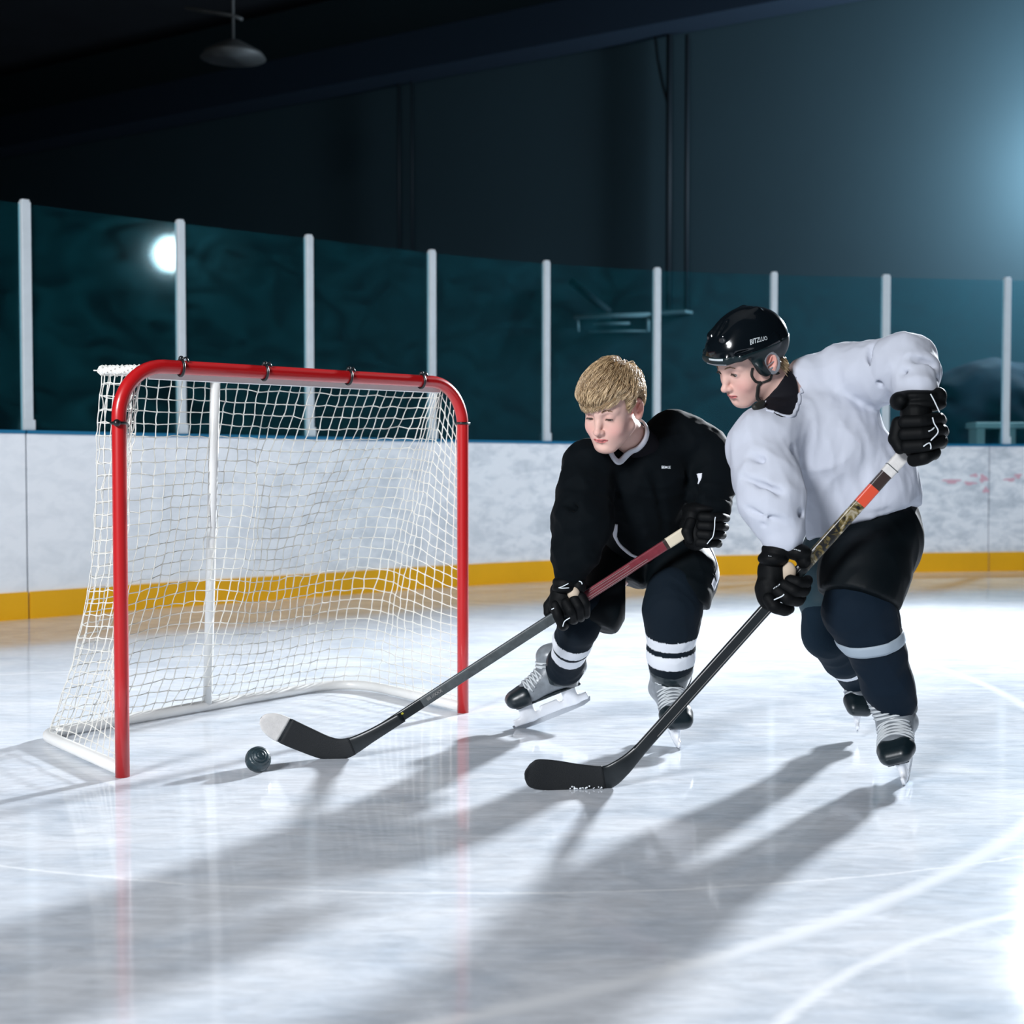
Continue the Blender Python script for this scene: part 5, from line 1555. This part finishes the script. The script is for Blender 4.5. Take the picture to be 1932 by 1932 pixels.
# ------------------------------------------------------------------ hockey sticks
def stick(label, A, B, blade, tape_end, cols, wid=.0165, thk=.0105, wid0=None, tip_tape=None, shaft_end=0.0):
    """A = where the shaft meets the blade, B = butt end; blade = stations (centre, half height, direction of height)"""
    A, B = np.array(A), np.array(B); d = unit(B - A); L_ = np.linalg.norm(B - A)
    root = empty('hockey_stick', tuple(A)); tag(root, label, 'hockey stick')
    vn = V3(0, -1, 0); vn = unit(vn - d * np.dot(vn, d)); sd = np.cross(d, vn)
    for name, t0, t1, material, grow in cols:
        poly = []; w = wid + grow; t = thk + grow
        for k in range(24):
            a = 2 * math.pi * k / 24; c_, s_ = math.cos(a), math.sin(a); e = .42
            poly.append((w * math.copysign(abs(c_) ** e, c_), t * math.copysign(abs(s_) ** e, s_)))
        MB().prism(poly, t0 * L_, t1 * L_, A, sd, vn, d).build(name, material, root)
    # blade: swept rounded section
    def sweep(st, grow=0.0):
        n = len(st); vs = []; m = 16
        C = np.array([s_[0] for s_ in st]); H = np.array([s_[1] for s_ in st]); TT = np.array([s_[2] for s_ in st]); U = np.array([s_[3] for s_ in st])
        Tn = np.gradient(C, axis=0); Tn /= np.linalg.norm(Tn, axis=1, keepdims=True)
        for i in range(n):
            u = unit(U[i] - Tn[i] * np.dot(U[i], Tn[i])); w = np.cross(Tn[i], u)
            for k in range(m):
                a = 2 * math.pi * k / m; c_, s_ = math.cos(a), math.sin(a)
                vs.append(C[i] + u * (H[i] + grow) * math.copysign(abs(c_) ** .6, c_) + w * (TT[i] + grow) * math.copysign(abs(s_) ** .6, s_))
        fs = []
        for i in range(n - 1):
            for k in range(m): fs.append((i * m + k, i * m + (k + 1) % m, (i + 1) * m + (k + 1) % m, (i + 1) * m + k))
        fs.append(tuple(range(m - 1, -1, -1))); fs.append(tuple((n - 1) * m + k for k in range(m)))
        return vs, fs
    rows = resample([np.r_[s_[0], s_[1], s_[2]] for s_ in []] or np.zeros((2, 3)), 2) if False else None
    K = np.array([np.r_[s_[0], s_[1], s_[2], unit(s_[3])] for s_ in blade])
    Q = []
    n = len(K); ext = np.vstack([2 * K[0] - K[1], K, 2 * K[-1] - K[-2]])
    for i in range(1, n):
        for t in np.linspace(0, 1, 8, endpoint=False):
            a, b, c, e = ext[i - 1], ext[i], ext[i + 1], ext[i + 2]
            Q.append(.5 * (2 * b + (c - a) * t + (2 * a - 5 * b + 4 * c - e) * t * t + (-a + 3 * b - 3 * c + e) * t ** 3))
    Q.append(K[-1]); Q = np.array(Q); Q[:, 3] = np.maximum(Q[:, 3], .003); Q[:, 4] = np.maximum(Q[:, 4], .0018)
    st = [(q[:3], q[3], q[4], q[5:8]) for q in Q]
    vs, fs = sweep(st); MB().add(vs, fs).build('blade', M['stick_black'], root, True)
    if tape_end:
        i0, i1 = int(len(st) * tape_end[0]), int(len(st) * tape_end[1])
        vs, fs = sweep(st[i0:i1], .0009); MB().add(vs, fs).build('blade_tape', M['tape_black'], root, True)
    if tip_tape:
        i0 = int(len(st) * tip_tape); vs, fs = sweep(st[i0:], .0012); MB().add(vs, fs).build('tip_tape', M['tape_white'], root, True)
    return root, d, vn, sd, L_


M['stick_black'] = mat('stick_carbon', (0.006, 0.009, 0.011), 0.32, spec=0.5, noise=0.5, nscale=60)
M['stick_grey'] = mat('stick_grey', (0.055, 0.065, 0.07), 0.38, spec=0.5, noise=0.6, nscale=50)
M['tape_black'] = mat('tape_black', (0.004, 0.006, 0.008), 0.75, bump=0.5, bscale=300)
M['tape_white'] = mat('tape_white', (0.62, 0.60, 0.58), 0.8, noise=0.12, nscale=60, bump=0.3, bscale=200)
M['stick_red'] = mat('stick_maroon', (0.16, 0.025, 0.035), 0.3, noise=0.5, nscale=40, coat=.3)
M['stick_orange'] = mat('stick_orange', (0.62, 0.07, 0.03), 0.35)
M['stick_gold'] = mat('stick_gold', (0.10, 0.075, 0.03), 0.3, spec=.6, noise=0.9, nscale=70, coat=.3)
_m = M['stick_gold']; _nt = _m.node_tree; _tc = _nt.nodes.new('ShaderNodeTexCoord'); _n = _nt.nodes.new('ShaderNodeTexNoise'); _n.inputs['Scale'].default_value = 34; _n.inputs['Detail'].default_value = 6; _n.inputs['Distortion'].default_value = 1.5
_r = _nt.nodes.new('ShaderNodeValToRGB'); _r.color_ramp.elements[0].position = .40; _r.color_ramp.elements[0].color = (.006, .006, .006, 1); _r.color_ramp.elements[1].position = .66; _r.color_ramp.elements[1].color = (.42, .38, .30, 1)
_e = _r.color_ramp.elements.new(.53); _e.color = (.15, .11, .03, 1)
_nt.links.new(_tc.outputs['Object'], _n.inputs['Vector']); _nt.links.new(_n.outputs['Fac'], _r.inputs[0]); _nt.links.new(_r.outputs[0], _nt.nodes['Principled BSDF'].inputs['Base Color'])
M['stick_brown'] = mat('stick_brown', (0.035, 0.022, 0.02), 0.35)
M['stick_silver'] = mat('stick_silver', (0.30, 0.29, 0.28), 0.3, metal=.3)
M['cream'] = mat('cream_grip', (0.62, 0.55, 0.42), 0.6)
M['stick_yellow'] = mat('stick_yellow', (0.35, 0.33, 0.02), 0.4)

# boy's stick: butt at (1290,1005), heel at (650,1425), toe at (505,1365)
A = at(700, 1388, 4.40); B = at(1291, 1005, 4.50)
U = lambda a, b: at(b[0], b[1], 4.4) - at(a[0], a[1], 4.4)
bl = [(at(760, 1352, 4.405), .0170, .0100, U((760, 1352), (772, 1370))), (at(700, 1388, 4.395), .0210, .0085, U((700, 1388), (713, 1408))), (at(655, 1411, 4.39), .0300, .0065, U((655, 1411), (663, 1437))),
      (at(620, 1412, 4.385), .0360, .0055, U((620, 1412), (613, 1434))), (at(575, 1395, 4.375), .0400, .0045, U((575, 1395), (563, 1417))),
      (at(535, 1377, 4.36), .0415, .0040, U((535, 1377), (521, 1398))), (at(512, 1365, 4.345), .0360, .0035, U((512, 1365), (499, 1384))), (at(498, 1357, 4.335), .0200, .0030, U((498, 1357), (489, 1370))), (at(493, 1354, 4.332), .0050, .0022, U((493, 1354), (486, 1364)))]
r1, d, vn, sd, L_ = stick('dark stick of the blond boy with white-taped blade toe above the ice', A, B, bl, (.22, .62),
      [('lower_shaft', 0.0, 0.16, M['stick_black'], 0), ('shaft', 0.16, 0.62, M['stick_grey'], 0), ('grip_band', 0.62, 0.94, M['stick_red'], .0003), ('butt_end', 0.945, 1.0, M['cream'], .0012), ('butt_edge', 0.935, .947, M['stick_brown'], .0008)],
      wid=.0165, thk=.0105, tip_tape=.62)
for (o_, w) in ((-.009, .0014), (-.002, .0010), (.006, .0016), (.0120, .0012)):
    MB().box(A + d * L_ * .76 + sd * o_ + vn * .0111, (L_ * (.13 + .10 * (o_ > 0)), w, .0006), [d, sd, vn]).build('stripe', M['stick_silver'], r1)
MB().box(A + d * L_ * .075 + sd * -.006 * np.sign(sd[2]) * -1 + vn * .0112, (.07, .006, .0006), [d, sd, vn]).build('accent', M['stick_yellow'], r1)
text_on('shaft_print', 'IIII //XXX', None, A + d * L_ * .20 + vn * .0114, d, sd * np.sign(sd[2]), .014, M['stick_silver'], r1)

# teen's stick
A = at(1204, 1418, 3.995); B = at(1728, 832, 3.955)
U = lambda a, b: at(b[0], b[1], 4.0) - at(a[0], a[1], 4.0)
bl = [(at(1250, 1366, 3.995), .0168, .0100, U((1250, 1366), (1266, 1380))), (at(1204, 1418, 3.995), .0190, .0085, U((1204, 1418), (1222, 1433))), (at(1172, 1449, 3.99), .0270, .0065, U((1172, 1449), (1188, 1475))),
      (at(1140, 1468, 3.99), .0350, .0055, U((1140, 1468), (1143, 1495))), (at(1095, 1468, 3.98), .0385, .0045, U((1095, 1468), (1092, 1496))),
      (at(1045, 1463, 3.965), .0425, .0040, U((1045, 1463), (1040, 1492))), (at(1010, 1460, 3.95), .0410, .0035, U((1010, 1460), (1004, 1487))), (at(997, 1458, 3.945), .0270, .0030, U((997, 1458), (993, 1477))), (at(991, 1457, 3.94), .0060, .0022, U((991, 1457), (989, 1466)))]
for i in range(len(bl)):      # keep the lower edge of the blade on the ice
    c, hh, tt, u = bl[i]
r2, d, vn, sd, L_ = stick('long black stick of the white-jerseyed player with black-taped blade flat on ice', A, B, bl, (.38, 1.0),
      [('shaft', 0.0, 0.60, M['stick_black'], 0), ('shaft_graphic', 0.60, 0.80, M['stick_gold'], .0002), ('orange_band', 0.80, 0.852, M['stick_orange'], .0005),
       ('dark_band', 0.852, 0.895, M['stick_brown'], .0003), ('grip_tape', 0.895, 1.0, M['tape_white'], .0018)], wid=.0170, thk=.0105)
MB().box(A + d * L_ * .915, (.0025, .038, .0268), [d, sd, vn]).build('tape_ring', M['stick_grey'], r2)
for (o_, w, c, l) in ((-.011, .0018, .56, .18), (.010, .0014, .30, .48), (-.004, .0016, .53, .12)):
    MB().box(A + d * L_ * c + sd * o_ + vn * .0111, (L_ * l, w, .0006), [d, sd, vn]).build('stripe', M['stick_silver'], r2)
# snow stuck along the lower edge of the taped blade
sn = MB(); rs2 = np.random.RandomState(3)
for i in range(46):
    px = 1018 + 120 * rs2.rand(); py = 1490 - 5 * rs2.rand() ** 2 - 2; c = at(px, py, 3.972); sn.sphere(c, .0012 + .0016 * rs2.rand(), 6, 4)
o = sn.build('snow', mat('snow', (0.8, 0.84, 0.88), 0.9), r2, True); o['kind'] = 'stuff'
